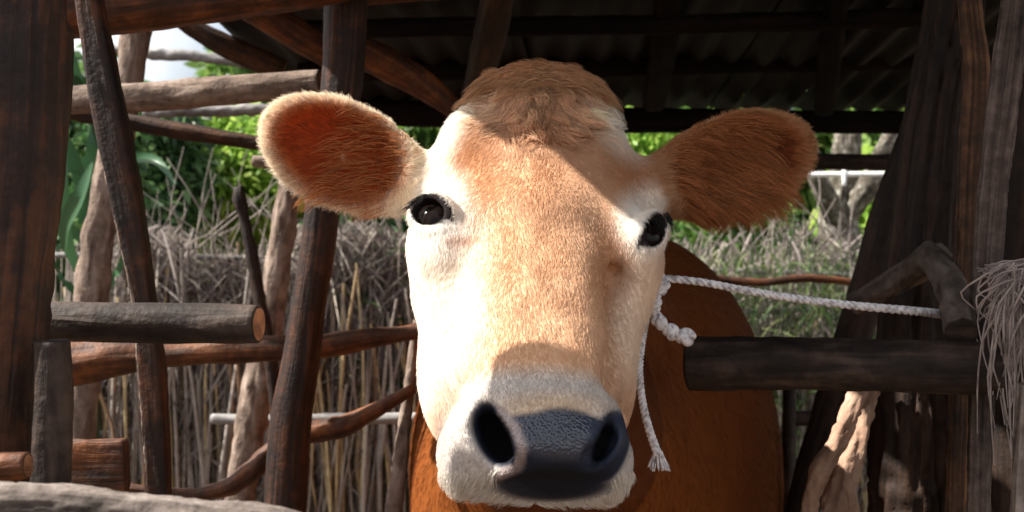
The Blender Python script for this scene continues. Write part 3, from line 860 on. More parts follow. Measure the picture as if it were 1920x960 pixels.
# ------------------------------------------------------------------ timbers on the left
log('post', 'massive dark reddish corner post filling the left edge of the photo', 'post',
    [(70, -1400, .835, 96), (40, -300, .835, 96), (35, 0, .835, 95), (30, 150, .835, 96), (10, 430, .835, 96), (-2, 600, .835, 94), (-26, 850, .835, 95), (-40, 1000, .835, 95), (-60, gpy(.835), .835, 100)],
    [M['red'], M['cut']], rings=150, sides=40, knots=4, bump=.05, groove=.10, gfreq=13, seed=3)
# notch added in the corner post's back, out of view, to sun the muzzle
pm_ = bpy.data.objects['post'].data
for v in pm_.vertices:
    if 1.425 < v.co.z < 1.51 and v.co.y > .828: v.co.y = .828 + .12 * (v.co.y - .828)
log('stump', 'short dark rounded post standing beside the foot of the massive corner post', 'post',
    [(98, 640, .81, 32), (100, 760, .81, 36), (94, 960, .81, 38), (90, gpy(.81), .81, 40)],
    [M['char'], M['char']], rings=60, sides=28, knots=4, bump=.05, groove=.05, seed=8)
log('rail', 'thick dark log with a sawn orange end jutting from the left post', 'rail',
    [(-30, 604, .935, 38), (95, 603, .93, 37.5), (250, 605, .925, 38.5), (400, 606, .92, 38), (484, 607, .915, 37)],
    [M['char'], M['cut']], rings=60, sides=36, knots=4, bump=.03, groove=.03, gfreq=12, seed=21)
log('rail', 'orange brown uneven rail passing behind the curved middle post', 'rail',
    [(95, 690, 1.66, 42), (150, 680, 1.66, 40), (230, 668, 1.66, 36), (330, 662, 1.66, 25), (450, 656, 1.66, 25), (545, 652, 1.67, 24), (620, 648, 1.68, 23), (690, 634, 1.68, 20), (740, 628, 1.68, 16), (800, 618, 1.68, 15)],
    [M['rust'], M['cut']], rings=90, sides=24, knots=4, bump=.10, groove=.08, seed=31)
log('pole', 'leaning square-edged pole with a sunlit left edge beside the corner post', 'pole',
    [(150, -260, 1.30, 26), (168, 0, 1.30, 23), (195, 150, 1.30, 27), (220, 280, 1.30, 29), (246, 420, 1.30, 26), (269, 560, 1.30, 21), (285, 700, 1.30, 24), (297, 900, 1.30, 22), (310, gpy(1.3), 1.30, 24)],
    [M['red'], M['pale']], rings=110, sides=28, knots=4, bump=.05, groove=.06, gfreq=8, square=.45, seed=12)
link('painted_sun_edge', tube('painted_sun_edge', [(lambda v, w: (v.x, v.y, v.z, w * K * 1.29))(P(px - hw * .93, py, 1.289), w) for px, py, hw, w in
    ((150, -260, 26, 4), (168, 0, 23, 4), (195, 150, 27, 5), (220, 280, 29, 6), (246, 420, 26, 5), (269, 560, 21, 4), (285, 700, 24, 5), (297, 900, 22, 4), (300, 1000, 22, 4))], 120, 16, .22, bumpf=(4, 12)), M['bark'], bpy.data.objects['pole'])  # pale strip added along the pole to stand in for its sunlit edge
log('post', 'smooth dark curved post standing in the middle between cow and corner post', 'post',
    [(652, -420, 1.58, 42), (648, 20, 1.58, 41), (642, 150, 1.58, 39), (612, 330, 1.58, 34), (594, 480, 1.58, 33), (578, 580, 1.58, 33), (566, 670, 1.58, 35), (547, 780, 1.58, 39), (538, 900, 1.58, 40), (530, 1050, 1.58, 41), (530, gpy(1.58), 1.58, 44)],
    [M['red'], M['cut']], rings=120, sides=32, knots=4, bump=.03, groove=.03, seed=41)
log('pole', 'grey barked pole leaning behind the square-edged pole, in front of the broad leaves', 'pole',
    [(268, -40, 2.0, 25), (255, 60, 2.0, 26), (236, 180, 2.0, 27), (205, 330, 2.0, 27), (186, 430, 2.0, 28), (172, 560, 2.0, 32), (155, 720, 2.0, 30), (146, 860, 2.0, 30), (140, gpy(2.), 2.0, 33)],
    [M['bark'], M['cut']], rings=110, sides=24, knots=4, bump=.12, bumpf=(4, 10), seed=51)
log('pole', 'rough mottled bark pole leaning just left of the curved middle post', 'pole',
    [(552, 318, 2.15, 20), (540, 380, 2.15, 22), (522, 490, 2.15, 23), (508, 580, 2.15, 25), (490, 690, 2.15, 27), (458, 870, 2.15, 28), (440, 1000, 2.15, 28), (430, gpy(2.15), 2.15, 30)],
    [M['bark'], M['cut']], rings=110, sides=24, knots=4, bump=.14, bumpf=(4, 12), seed=61)
log('stick', 'thin knobbly stake rising above the sawn log end', 'stake',
    [(447, 350, 1.95, 9), (450, 372, 1.95, 13), (456, 400, 1.95, 10), (470, 470, 1.95, 12), (486, 560, 1.95, 12), (505, 660, 1.95, 13), (515, 740, 1.95, 12), (525, gpy(1.95), 1.95, 14)],
    [M['dark'], M['dark']], rings=70, sides=14, bump=.2, bumpf=(4, 14), seed=71)
log('rail', 'sunlit round log running across the upper left under the eave', 'rail',
    [(60, 192, 1.66, 25), (200, 185, 1.65, 27), (330, 178, 1.64, 28), (450, 167, 1.63, 27), (600, 155, 1.62, 24)],
    [M['bark'], M['cut']], rings=90, sides=28, knots=4, bump=.05, bumpf=(3, 8), seed=81)
log('branch', 'silver grey branch beneath the bright gap of sky', 'branch',
    [(170, 88, 3.2, 8), (220, 93, 3.2, 9), (300, 102, 3.2, 11), (370, 106, 3.2, 10), (470, 120, 3.2, 9)],
    [M['grey'], M['grey']], rings=50, sides=12, bump=.2, bumpf=(4, 14), seed=91)
log('branch', 'silver grey branch close under the sunlit upper log', 'branch',
    [(270, 214, 2.5, 9), (340, 208, 2.5, 11), (420, 208, 2.5, 11), (520, 203, 2.5, 10)],
    [M['grey'], M['grey']], rings=50, sides=12, bump=.2, bumpf=(4, 14), seed=93)
log('rail', 'dark brown rail sloping down behind the left ear', 'rail',
    [(90, 200, 1.78, 17), (150, 212, 1.78, 17), (240, 228, 1.78, 15), (330, 244, 1.78, 16), (420, 258, 1.78, 14), (560, 282, 1.78, 13)],
    [M['roofwood'], M['cut']], rings=70, sides=18, bump=.09, seed=95)
log('rail', 'short grey brown rail end poking out below the left ear', 'rail',
    [(474, 302, 2.3, 11), (530, 306, 2.3, 12), (640, 312, 2.3, 11)],
    [M['bark'], M['pale']], rings=30, sides=14, bump=.08, seed=97)
log('branch', 'bent branch curving up from the ground rail behind the middle post', 'branch',
    [(200, 908, 1.70, 10), (300, 922, 1.70, 9), (380, 925, 1.70, 13), (430, 912, 1.70, 17), (475, 880, 1.70, 20), (510, 845, 1.70, 18), (570, 815, 1.70, 20), (640, 800, 1.70, 21), (700, 772, 1.70, 15), (775, 728, 1.70, 10)],
    [M['rust'], M['cut']], rings=100, sides=20, knots=4, bump=.10, bumpf=(4, 10), seed=99)
log('rail', 'thin silver grey rail low behind the middle post', 'rail',
    [(396, 785, 2.3, 9), (480, 788, 2.3, 11), (600, 786, 2.3, 11), (800, 784, 2.3, 10)],
    [M['grey'], M['pale']], rings=50, sides=14, bump=.12, seed=101)
log('board', 'square rusty brown board end low beside the short rounded post', 'board',
    [(100, 878, 1.16, 50), (160, 875, 1.16, 50), (236, 872, 1.16, 50)],
    [M['rust'], M['rust']], rings=24, sides=40, knots=4, bump=.02, square=.9, depth_ratio=.3, groove=.04, seed=103)
log('stake', 'pale slanting stake against the neck of the cow', 'stake',
    [(782, 600, 1.72, 7), (770, 700, 1.72, 10), (756, 820, 1.72, 13), (738, 960, 1.72, 17), (720, gpy(1.72), 1.72, 18)],
    [M['bark'], M['cut']], rings=70, sides=14, bump=.12, bumpf=(4, 14), seed=105)
log('log', 'pale lumpy weathered log lying across the bottom left corner', 'log',
    [(-120, 938, .62, 46), (0, 944, .62, 46), (120, 950, .62, 46), (250, 964, .62, 44), (400, 980, .62, 44), (520, 990, .62, 40), (590, 1005, .62, 34)],
    [M['pale'], M['pale']], rings=170, sides=48, knots=4, bump=.06, bumpf=(3, 9), fine=.26, groove=.20, gfreq=8, seed=107)
log('log', 'small brown log end wedged at the foot of the corner post', 'log',
    [(-80, 878, .74, 27), (0, 876, .74, 27), (52, 872, .74, 25)],
    [M['rust'], M['cut']], rings=20, sides=22, knots=4, bump=.06, seed=109)
# eave beams
log('beam', 'broad brown beam across the top left corner', 'beam',
    [(60, 25, 1.42, 50), (200, 14, 1.44, 50), (330, 0, 1.46, 50), (460, -18, 1.48, 48), (620, -40, 1.5, 46), (700, -54, 1.53, 44)],
    [M['rust'], M['cut']], rings=70, sides=28, knots=4, bump=.04, groove=.03, square=.12, seed=111)
log('beam', 'brown cross beam at the top edge above the curved middle post', 'beam',
    [(520, -8, 1.72, 22), (640, -8, 1.72, 22), (760, -18, 1.72, 22), (900, -30, 1.72, 22)],
    [M['rust'], M['cut']], rings=40, sides=20, knots=4, bump=.06, seed=113)

# ------------------------------------------------------------------ roof (parts: sheets, rafters, purlins)
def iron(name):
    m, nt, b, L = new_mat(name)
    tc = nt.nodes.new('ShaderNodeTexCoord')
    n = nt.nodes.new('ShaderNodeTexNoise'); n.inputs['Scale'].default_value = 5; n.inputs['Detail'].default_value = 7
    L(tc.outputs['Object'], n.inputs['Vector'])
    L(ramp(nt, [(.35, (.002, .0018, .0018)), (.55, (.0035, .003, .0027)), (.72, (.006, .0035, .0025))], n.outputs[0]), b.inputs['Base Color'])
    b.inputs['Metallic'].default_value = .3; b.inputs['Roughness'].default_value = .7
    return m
M['iron'] = iron('near black rusty iron')  # even, very dark base with a faint rust tint
def roof_z(y): return 1.665 + (2.9 - y) * .125
roof = empty('roof', (0, 2.0, 1.7), 'dark roof of rusty corrugated sheets on rough rafters over the cow', 'roof')
def sheet(x0, x1, y0, y1, dz, skew=0., gaps=(), pins=0):
    nx = max(6, int((x1 - x0) / .0127)); ny = 8
    # extra grid lines let sun gaps and pin holes be left out of the sheet
    xs = np.linspace(x0, x1, nx); ys = np.linspace(y0, y1, ny)
    hx, hy = [], []
    for (a, b_, c, d_) in gaps: hx += [a, b_]; hy += [c, d_]
    hx = [min(max(h, x0), x1) for h in hx]; hy = [min(max(h, y0), y1) for h in hy]
    holes = list(gaps)
    for _ in range(pins):
        a = random.uniform(x0 + .03, x1 - .03); c = random.uniform(y0 + .05, y1 - .05); r = random.choice((.002, .0028, .004))
        holes.append((a - r, a + r, c - r, c + r)); hx += [a - r, a + r]; hy += [c - r, c + r]
    xs = np.unique(np.r_[xs, hx]); ys = np.unique(np.r_[ys, hy])
    X, Y = np.meshgrid(xs, ys)
    Z = roof_z(Y) + dz + .009 * np.sin(X / .076 * 2 * math.pi) + .012 * (fbm(X * 3 + 20, Y * 3 + 20, 2.) - .5)
    XX = X + skew * (Y - y0)
    i = np.arange(X.size).reshape(X.shape)
    q = np.stack([i[:-1, :-1], i[:-1, 1:], i[1:, 1:], i[1:, :-1]], -1).reshape(-1, 4)
    cx = ((xs[:-1] + xs[1:]) / 2)[None, :] + 0 * ys[:-1, None]; cy = ((ys[:-1] + ys[1:]) / 2)[:, None] + 0 * xs[None, :-1]
    keep = np.ones(cx.shape, bool)
    for (a, b_, c, d_) in holes: keep &= ~((cx > a) & (cx < b_) & (cy > c) & (cy < d_))
    V = np.stack([XX, Y, Z], -1).reshape(-1, 3)
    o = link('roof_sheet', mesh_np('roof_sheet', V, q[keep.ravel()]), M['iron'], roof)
    return o
SHEETS = []
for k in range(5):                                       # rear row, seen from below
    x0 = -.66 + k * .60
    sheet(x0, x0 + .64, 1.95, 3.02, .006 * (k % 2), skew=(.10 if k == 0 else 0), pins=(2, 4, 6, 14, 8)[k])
FRONT_LEFT = -.53
def sun_gap(px, py, d, hx, hy):  # unseen roof gap put where sun through it hits a chosen spot
    p = P(px, py, d); t = .3
    for _ in range(40): t = (roof_z(p.y + SUNV.y * t) + .022 - p.z) / SUNV.z
    q = p + SUNV * t
    return (q.x - hx, q.x + hx, q.y - hy, q.y + hy)
GAPS = [[], [], [], []]
for g in (sun_gap(1578, 850, 1.34, .11, .075), sun_gap(1782, 778, 1.36, .022, .05), sun_gap(1880, 812, 1.25, .018, .03)):
    k_ = int((g[0] - FRONT_LEFT) // .62)
    for k in (k_ - 1, k_, k_ + 1):
        if 0 <= k < 4: GAPS[k].append(g)
for k in range(4):                                       # front row, out of frame, edges shaped to place sun and shade
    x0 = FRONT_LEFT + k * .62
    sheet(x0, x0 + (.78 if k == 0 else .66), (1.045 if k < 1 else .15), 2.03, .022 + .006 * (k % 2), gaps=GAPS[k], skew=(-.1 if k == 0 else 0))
sheet(-.515, .12, .80, 1.06, .036)  # unseen sheet with its left edge set to shade the forehead
def part_log(name, rows, mats, **kw):
    o = log(name, None, None, rows, mats, parent=roof, **kw); return o
part_log('rafter', [(380, -50, 1.95, 27), (450, 0, 1.98, 29), (530, 48, 2.02, 30), (620, 104, 2.06, 28)], [M['rust'], M['cut']], rings=40, sides=20, knots=4, bump=.08, groove=.06, seed=120)
part_log('rafter', [(330, 30, 2.3, 16), (390, 68, 2.32, 20), (450, 98, 2.34, 22), (530, 132, 2.36, 21)], [M['roofwood'], M['cut']], rings=40, sides=18, bump=.09, seed=121)
part_log('rafter', [(660, 88, 2.0, 30), (720, 118, 2.02, 31), (780, 150, 2.04, 28), (860, 212, 2.06, 18)], [M['rust'], M['cut']], rings=50, sides=20, knots=4, bump=.09, bumpf=(4, 9), seed=122)
part_log('rafter', [(945, -80, 1.75, 32), (928, 20, 1.95, 30), (905, 118, 2.25, 27), (890, 180, 2.6, 24)], [M['dark'], M['cut']], rings=40, sides=20, knots=4, bump=.05, square=.3, groove=.05, seed=123)
part_log('rafter', [(1262, -80, 2.0, 26), (1248, 60, 2.3, 25), (1226, 190, 2.75, 20)], [M['darkest'], M['cut']], rings=40, sides=20, knots=4, bump=.05, square=.3, seed=124)
part_log('rafter', [(1575, -80, 2.0, 22), (1560, 70, 2.3, 22), (1545, 200, 2.75, 18)], [M['darkest'], M['cut']], rings=40, sides=20, knots=4, bump=.05, square=.3, seed=125)
part_log('purlin', [(560, 132, 2.58, 20), (900, 128, 2.6, 22), (1300, 120, 2.6, 20), (1800, 108, 2.6, 20)], [M['darkest'], M['cut']], rings=50, sides=18, bump=.08, seed=126)
part_log('purlin', [(560, 55, 2.2, 17), (900, 50, 2.2, 18), (1300, 45, 2.2, 18), (1800, 30, 2.2, 18)], [M['darkest'], M['cut']], rings=50, sides=18, bump=.08, seed=127)
part_log('wall_plate', [(600, 205, 2.92, 24), (1000, 222, 2.92, 24), (1350, 227, 2.92, 22), (1780, 230, 2.92, 20)], [M['darkest'], M['cut']], rings=60, sides=18, bump=.06, square=.2, seed=128)
log('rail', 'dark straight rail between the right ear and the leaning post', 'rail',
    [(1430, 300, 2.85, 15), (1560, 303, 2.85, 15), (1760, 305, 2.85, 15)], [M['char'], M['cut']], rings=30, sides=16, bump=.05, square=.2, seed=129)

# ------------------------------------------------------------------ timbers on the right
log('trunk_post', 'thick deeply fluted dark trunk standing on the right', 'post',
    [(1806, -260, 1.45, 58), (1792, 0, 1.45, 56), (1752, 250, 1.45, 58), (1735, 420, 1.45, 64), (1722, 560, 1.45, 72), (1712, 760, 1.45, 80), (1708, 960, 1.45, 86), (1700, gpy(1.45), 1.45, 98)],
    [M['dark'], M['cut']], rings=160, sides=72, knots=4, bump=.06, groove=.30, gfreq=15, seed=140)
log('post', 'dark slanting post leaning away left of the fluted trunk', 'post',
    [(1790, -60, 1.62, 33), (1755, 100, 1.62, 33), (1718, 250, 1.62, 33), (1668, 400, 1.62, 34), (1622, 560, 1.62, 35), (1572, 720, 1.62, 34), (1525, 880, 1.62, 32), (1500, 980, 1.62, 32), (1440, gpy(1.62), 1.62, 34)],
    [M['dark'], M['cut']], rings=110, sides=28, knots=4, bump=.06, groove=.10, seed=141)
log('plank', 'brown splintered upright plank at the upper right', 'plank',
    [(1812, -300, 1.2, 24), (1818, 0, 1.2, 22), (1829, 120, 1.2, 25), (1822, 300, 1.2, 26), (1815, 520, 1.2, 28), (1806, 760, 1.2, 28), (1800, gpy(1.2), 1.2, 30)],
    [M['split'], M['cut']], rings=140, sides=48, knots=4, bump=.05, groove=.22, gfreq=11, square=.15, fine=.16, depth_ratio=.6, seed=142)
log('plank', 'greyish splintered plank leaning at the upper right edge', 'plank',
    [(1950, -300, 1.12, 30), (1905, 0, 1.12, 27), (1886, 150, 1.12, 29), (1864, 330, 1.12, 29), (1850, 520, 1.12, 28), (1843, 700, 1.13, 26), (1835, gpy(1.13), 1.13, 28)],
    [M['splitgrey'], M['cut']], rings=140, sides=48, knots=4, bump=.06, groove=.28, gfreq=9, square=.15, fine=.16, depth_ratio=.55, seed=143)
log('post', 'dark post cut off by the right edge behind the hanging straw', 'post',
    [(1985, -260, 1.28, 48), (1962, 0, 1.28, 50), (1935, 300, 1.28, 50), (1915, 500, 1.28, 48), (1905, 760, 1.28, 50), (1900, gpy(1.28), 1.28, 54)],
    [M['dark'], M['cut']], rings=110, sides=40, knots=4, bump=.06, groove=.2, gfreq=9, seed=144)
log('stump', 'low dark splintered stump below the right end of the thick log', 'post',
    [(1838, 655, 1.36, 44), (1836, 800, 1.36, 46), (1832, 960, 1.36, 50), (1830, gpy(1.36), 1.36, 56)],
    [M['split'], M['cut']], rings=80, sides=48, knots=4, bump=.06, groove=.26, gfreq=11, seed=145)
gn = empty('gnarled_branch', P(1575, 960, 1.36), 'sunlit gnarled mud crusted branch of twisted stems under the thick log', 'branch')
log('stem', None, None, [(1640, 700, 1.40, 20), (1622, 745, 1.38, 23), (1606, 820, 1.36, 24), (1588, 890, 1.35, 26), (1568, 950, 1.34, 28), (1545, 1100, 1.34, 36), (1500, gpy(1.34), 1.34, 40)],
    [M['muddy'], M['cut']], parent=gn, rings=150, sides=32, knots=4, bump=.22, bumpf=(4, 9), groove=.34, gfreq=5, fine=.55, seed=146)
log('stem', None, None, [(1622, 715, 1.36, 14), (1600, 760, 1.33, 17), (1572, 830, 1.32, 17), (1540, 880, 1.31, 18), (1522, 930, 1.31, 15), (1516, 990, 1.31, 15), (1505, gpy(1.31), 1.31, 18)],
    [M['muddy'], M['cut']], parent=gn, rings=130, sides=24, knots=4, bump=.18, bumpf=(4, 9), fine=.5, seed=147)
log('stem', None, None, [(1586, 900, 1.31, 5), (1597, 930, 1.305, 9), (1602, 975, 1.30, 11), (1600, gpy(1.3), 1.3, 14)],
    [M['muddy'], M['cut']], parent=gn, rings=60, sides=14, bump=.18, bumpf=(4, 9), seed=148)
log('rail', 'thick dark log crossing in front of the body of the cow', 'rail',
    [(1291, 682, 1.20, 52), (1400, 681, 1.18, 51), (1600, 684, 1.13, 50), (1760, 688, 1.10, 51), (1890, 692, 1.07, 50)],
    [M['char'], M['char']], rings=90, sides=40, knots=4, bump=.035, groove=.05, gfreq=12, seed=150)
fk = log('forked_branch', 'forked branch stub on the fluted trunk with the rope tied round it', 'branch',
    [(1600, 572, 1.40, 20), (1640, 550, 1.38, 23), (1690, 522, 1.34, 25), (1735, 492, 1.28, 28), (1768, 478, 1.25, 24)],
    [M['mud'], M['mud']], rings=60, sides=24, knots=4, bump=.16, bumpf=(4, 9), groove=.12, gfreq=7, seed=151)
log('prong', None, None, [(1742, 478, 1.27, 26), (1770, 515, 1.21, 28), (1790, 560, 1.15, 29), (1803, 622, 1.09, 29)],
    [M['mud'], M['char']], parent=fk, rings=60, sides=28, knots=4, bump=.10, bumpf=(4, 9), seed=152)
log('post', 'thin black post beside the flank of the cow', 'post',
    [(1480, 705, 1.95, 12), (1479, 850, 1.95, 12), (1478, gpy(1.95), 1.95, 13)], [M['char'], M['char']], rings=30, sides=14, bump=.05, seed=153)
log('rail', 'small dark rail between the thin black post and the leaning post', 'rail',
    [(1470, 785, 2.02, 15), (1530, 783, 2.02, 15), (1640, 786, 2.02, 14)], [M['dark'], M['cut']], rings=20, sides=14, bump=.08, seed=154)
log('plank', 'pale plank edge at the lower right corner', 'plank',
    [(1928, 720, .95, 17), (1922, 860, .95, 18), (1916, 1000, .95, 19), (1910, gpy(.95), .95, 20)], [M['pale'], M['cut']], rings=50, sides=24, knots=4, square=.6, bump=.03, seed=155)
log('branch', 'thin reddish branch lying across the grass at the right', 'branch',
    [(1300, 512, 3.1, 6), (1350, 523, 3.1, 8), (1420, 530, 3.1, 8), (1500, 522, 3.1, 8), (1620, 531, 3.1, 6)], [M['rust'], M['cut']], rings=50, sides=10, bump=.12, seed=156)
M['white'] = plain('white painted pipe', (.80, .80, .78), .5, .3, .05)
pw = log('pipe', 'bright white horizontal pipe in the gap right of the right ear', 'pipe',
    [(1480, 328, 4.0, 5), (1600, 327, 4.0, 5), (1720, 326, 4.0, 5)], [M['white'], M['white']], rings=8, sides=12, bump=0., seed=157)
log('bracket', None, None, [(1583, 318, 3.99, 4), (1583, 348, 3.99, 4)], [M['white'], M['white']], parent=pw, rings=4, sides=8, bump=0, seed=158)

# ------------------------------------------------------------------ rope
def rope_mesh(name, ctrl, n, pitch=5.5, seg=8, lump=0., lumpn=6):
    c, s = spline(ctrl, n); p, r = c[:, :3], c[:, 3]
    T, A, B = frames(p)
    if lump: r = r * (1 + lump * np.abs(np.sin(s / s[-1] * math.pi * lumpn)))
    ph = np.cumsum(np.r_[0, np.diff(s)] / (pitch * np.maximum(r, 1e-5))) * 2 * math.pi
    Vs, Qs, uv = [], [], []; nv = 0
    for k in range(3):
        a = ph + k * 2.0944
        cc = p + (A * np.cos(a)[:, None] + B * np.sin(a)[:, None]) * (r * .52)[:, None]
        T2, A2, B2 = frames(cc)
        th = np.linspace(0, 2 * math.pi, seg, endpoint=False)
        ring = cc[:, None] + (A2[:, None] * np.cos(th)[None, :, None] + B2[:, None] * np.sin(th)[None, :, None]) * (r * .56)[:, None, None]
        Vs.append(ring.reshape(-1, 3)); i = np.arange(n * seg).reshape(n, seg) + nv
        Qs.append(np.stack([i[:-1], np.roll(i[:-1], -1, 1), np.roll(i[1:], -1, 1), i[1:]], -1).reshape(-1, 4)); nv += n * seg
    return mesh_np(name, np.vstack(Vs), np.vstack(Qs))
def rope_material():
    m, nt, b, L = new_mat('dirty white rope')
    tc = nt.nodes.new('ShaderNodeTexCoord')
    n = nt.nodes.new('ShaderNodeTexNoise'); n.inputs['Scale'].default_value = 180; n.inputs['Detail'].default_value = 5; L(tc.outputs['Object'], n.inputs['Vector'])
    L(ramp(nt, [(.3, (.24, .225, .235)), (.5, (.62, .60, .62)), (.7, (.80, .79, .80))], n.outputs[0]), b.inputs['Base Color'])
    b.inputs['Roughness'].default_value = .9; b.inputs['Specular IOR Level'].default_value = .1
    bp = nt.nodes.new('ShaderNodeBump'); bp.inputs['Strength'].default_value = .8; bp.inputs['Distance'].default_value = .002
    L(n.outputs[0], bp.inputs['Height']); L(bp.outputs[0], b.inputs['Normal'])
    return m
M['rope'] = rope_material()
rope = link('rope', rope_mesh('rope', pxctrl([(1205, 528, 1.10, 6.6), (1232, 522, 1.075, 7), (1300, 527, 1.07, 7), (1400, 545, 1.075, 7.2), (1500, 561, 1.085, 7.4), (1600, 573, 1.095, 7.6), (1700, 582, 1.105, 8), (1790, 592, 1.19, 8)]), 420), M['rope'])
tag(rope, 'white twisted rope tethering the cow to the forked branch, knotted, with a frayed end', 'rope')
link('knot', rope_mesh('knot', pxctrl([(1228, 519, 1.07, 6.5), (1246, 532, 1.05, 6.5), (1233, 552, 1.045, 6.5), (1228, 575, 1.04, 6.5), (1234, 600, 1.04, 7), (1252, 617, 1.045, 7.5), (1270, 629, 1.05, 8), (1285, 632, 1.055, 9), (1298, 628, 1.06, 9)]), 300, 4.0, 8, .95, 6), M['rope'], rope)
0 and link('hitch', rope_mesh('hitch', pxctrl([(1768, 596, 1.125, 8), (1782, 604, 1.085, 8), (1812, 596, 1.085, 8), (1826, 578, 1.12, 8), (1812, 570, 1.165, 8), (1785, 574, 1.175, 8), (1768, 592, 1.13, 8)]), 160), M['rope'], rope)
link('hanging_end', rope_mesh('hanging_end', pxctrl([(1212, 600, 1.06, 6), (1203, 650, 1.04, 6.5), (1199, 700, 1.025, 7), (1207, 765, 1.02, 7.2), (1222, 820, 1.02, 7.6), (1233, 850, 1.02, 8)]), 300, 3.6), M['rope'], rope)
tips = []
for k in range(46):
    a = random.uniform(0, 6.28); r0 = random.uniform(0, 7); sp = random.uniform(8, 24)
    x0, d0 = 1234 + math.cos(a) * r0, 1.03 + math.sin(a) * r0 * K
    c, s = spline(pxctrl([(x0, 846, d0, 1.6), (x0 + math.cos(a) * sp * .4, 862, d0, 1.6), (x0 + 2 + math.cos(a) * sp * .8, 872 + random.uniform(2, 12), d0 + math.sin(a) * sp * .6 * K, .9)]), 6)
    tips.append(c)
def thin_tubes(name, curves, seg=5):
    Vs, Qs = [], []; nv = 0
    for c in curves:
        p, r = c[:, :3], c[:, 3]; T, A, B = frames(p); n = len(p)
        th = np.linspace(0, 2 * math.pi, seg, endpoint=False)
        ring = p[:, None] + (A[:, None] * np.cos(th)[None, :, None] + B[:, None] * np.sin(th)[None, :, None]) * r[:, None, None]
        i = np.arange(n * seg).reshape(n, seg) + nv; nv += n * seg
        Vs.append(ring.reshape(-1, 3)); Qs.append(np.stack([i[:-1], np.roll(i[:-1], -1, 1), np.roll(i[1:], -1, 1), i[1:]], -1).reshape(-1, 4))
    return mesh_np(name, np.vstack(Vs), np.vstack(Qs))
link('frayed_end', thin_tubes('frayed_end', tips), M['rope'], rope)

# hanging dry straw at the right edge
cs = []
for k in range(110):
    x0 = random.uniform(1882, 1965); y0 = random.uniform(490, 560); d0 = random.uniform(.98, 1.10)
    L_ = random.choice((60, 110, 170, 300)) * random.uniform(.7, 1.1); sw = random.uniform(-75, 45)
    rows = [(x0, y0, d0, 2.0), (x0 + sw * .6 + random.uniform(-14, 10), y0 + L_ * .25, d0 - .01, 2.2), (x0 + sw + random.uniform(-12, 12), y0 + L_ * .6, d0, 1.9), (x0 + sw * .8 + random.uniform(-20, 20), y0 + L_, d0 + random.uniform(-.02, .02), .8)]
    cs.append(spline(pxctrl(rows), 9)[0])
for k in range(26):
    x0 = random.uniform(1830, 1890); y0 = random.uniform(490, 520); d0 = random.uniform(1.02, 1.12)
    cs.append(spline(pxctrl([(x0, y0, d0, 1.6), (x0 + 40, y0 + random.uniform(-14, 14), d0, 1.8), (x0 + 110, y0 + random.uniform(-30, 20), d0, 1.6)]), 7)[0])
M['straw'] = plain('grey dry straw', (.24, .20, .185), .9, .1, .5, 60)
tag(link('straw', thin_tubes('straw', cs, 5), M['straw']), kind='stuff')
# ------------------------------------------------------------------ leaves and plants
def blades(name, base, dirs, length, width, droop, tint, nseg=3, fold=0.):
    """many narrow leaf strips: base (n,3), dirs (n,3) unit"""
    n = len(base)
    side = np.cross(dirs, RNG.normal(size=(n, 3))); side /= np.linalg.norm(side, axis=1)[:, None] + 1e-9
    V = np.empty((n, nseg + 1, 2, 3))
    for k in range(nseg + 1):
        s = k / nseg
        c = base + dirs * (length * s)[:, None]; c[:, 2] -= droop * length * s * s
        w = width * (.35 + .65 * math.sin(math.pi * min(1, .25 + s * .75))) if k < nseg else width * .08
        V[:, k, 0] = c - side * w[:, None] / 2; V[:, k, 1] = c + side * w[:, None] / 2
    st = (np.arange(n) * (nseg + 1) * 2)[:, None]
    q = np.concatenate([st + np.array([[2 * k, 2 * k + 1, 2 * k + 3, 2 * k + 2]]) for k in range(nseg)], 0)
    me = mesh_np(name, V.reshape(-1, 3), q, True)
    a = me.attributes.new('tint', 'FLOAT', 'POINT'); a.data.foreach_set('value', np.repeat(tint, (nseg + 1) * 2).astype(np.float32))
    return me
def leafcloud(name, cl, per, size, aspect=.5, tilt=.6):
    """leaf clumps: cl rows (x,y,z,rx,ry,rz)"""
    cl = np.asarray(cl, float); n = len(cl) * per
    c = np.repeat(cl, per, 0)
    u = RNG.normal(size=(n, 3)); u /= np.linalg.norm(u, axis=1)[:, None]
    base = c[:, :3] + u * c[:, 3:] * (RNG.random((n, 1)) ** .45)
    d = u * .7 + RNG.normal(size=(n, 3)) * .6 + np.array([0, 0, -.25]); d /= np.linalg.norm(d, axis=1)[:, None]
    ln = size * RNG.uniform(.6, 1.35, n)
    return blades(name, base, d, ln, ln * aspect, np.full(n, tilt * .5), RNG.random(n), 2)
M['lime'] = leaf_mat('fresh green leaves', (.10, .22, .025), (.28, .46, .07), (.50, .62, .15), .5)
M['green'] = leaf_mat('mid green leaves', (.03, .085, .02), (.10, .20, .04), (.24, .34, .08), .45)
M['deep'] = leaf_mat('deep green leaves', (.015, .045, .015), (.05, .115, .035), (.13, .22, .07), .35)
M['haygreen'] = leaf_mat('grass green to hay', (.018, .055, .012), (.065, .145, .03), (.27, .27, .12), .35)
M['dry'] = leaf_mat('dry grey leaves', (.09, .075, .07), (.24, .205, .19), (.42, .36, .30), .25, .8)
M['blade'] = leaf_mat('broad green blade', (.012, .045, .020), (.028, .085, .036), (.05, .125, .055), .18, .32)

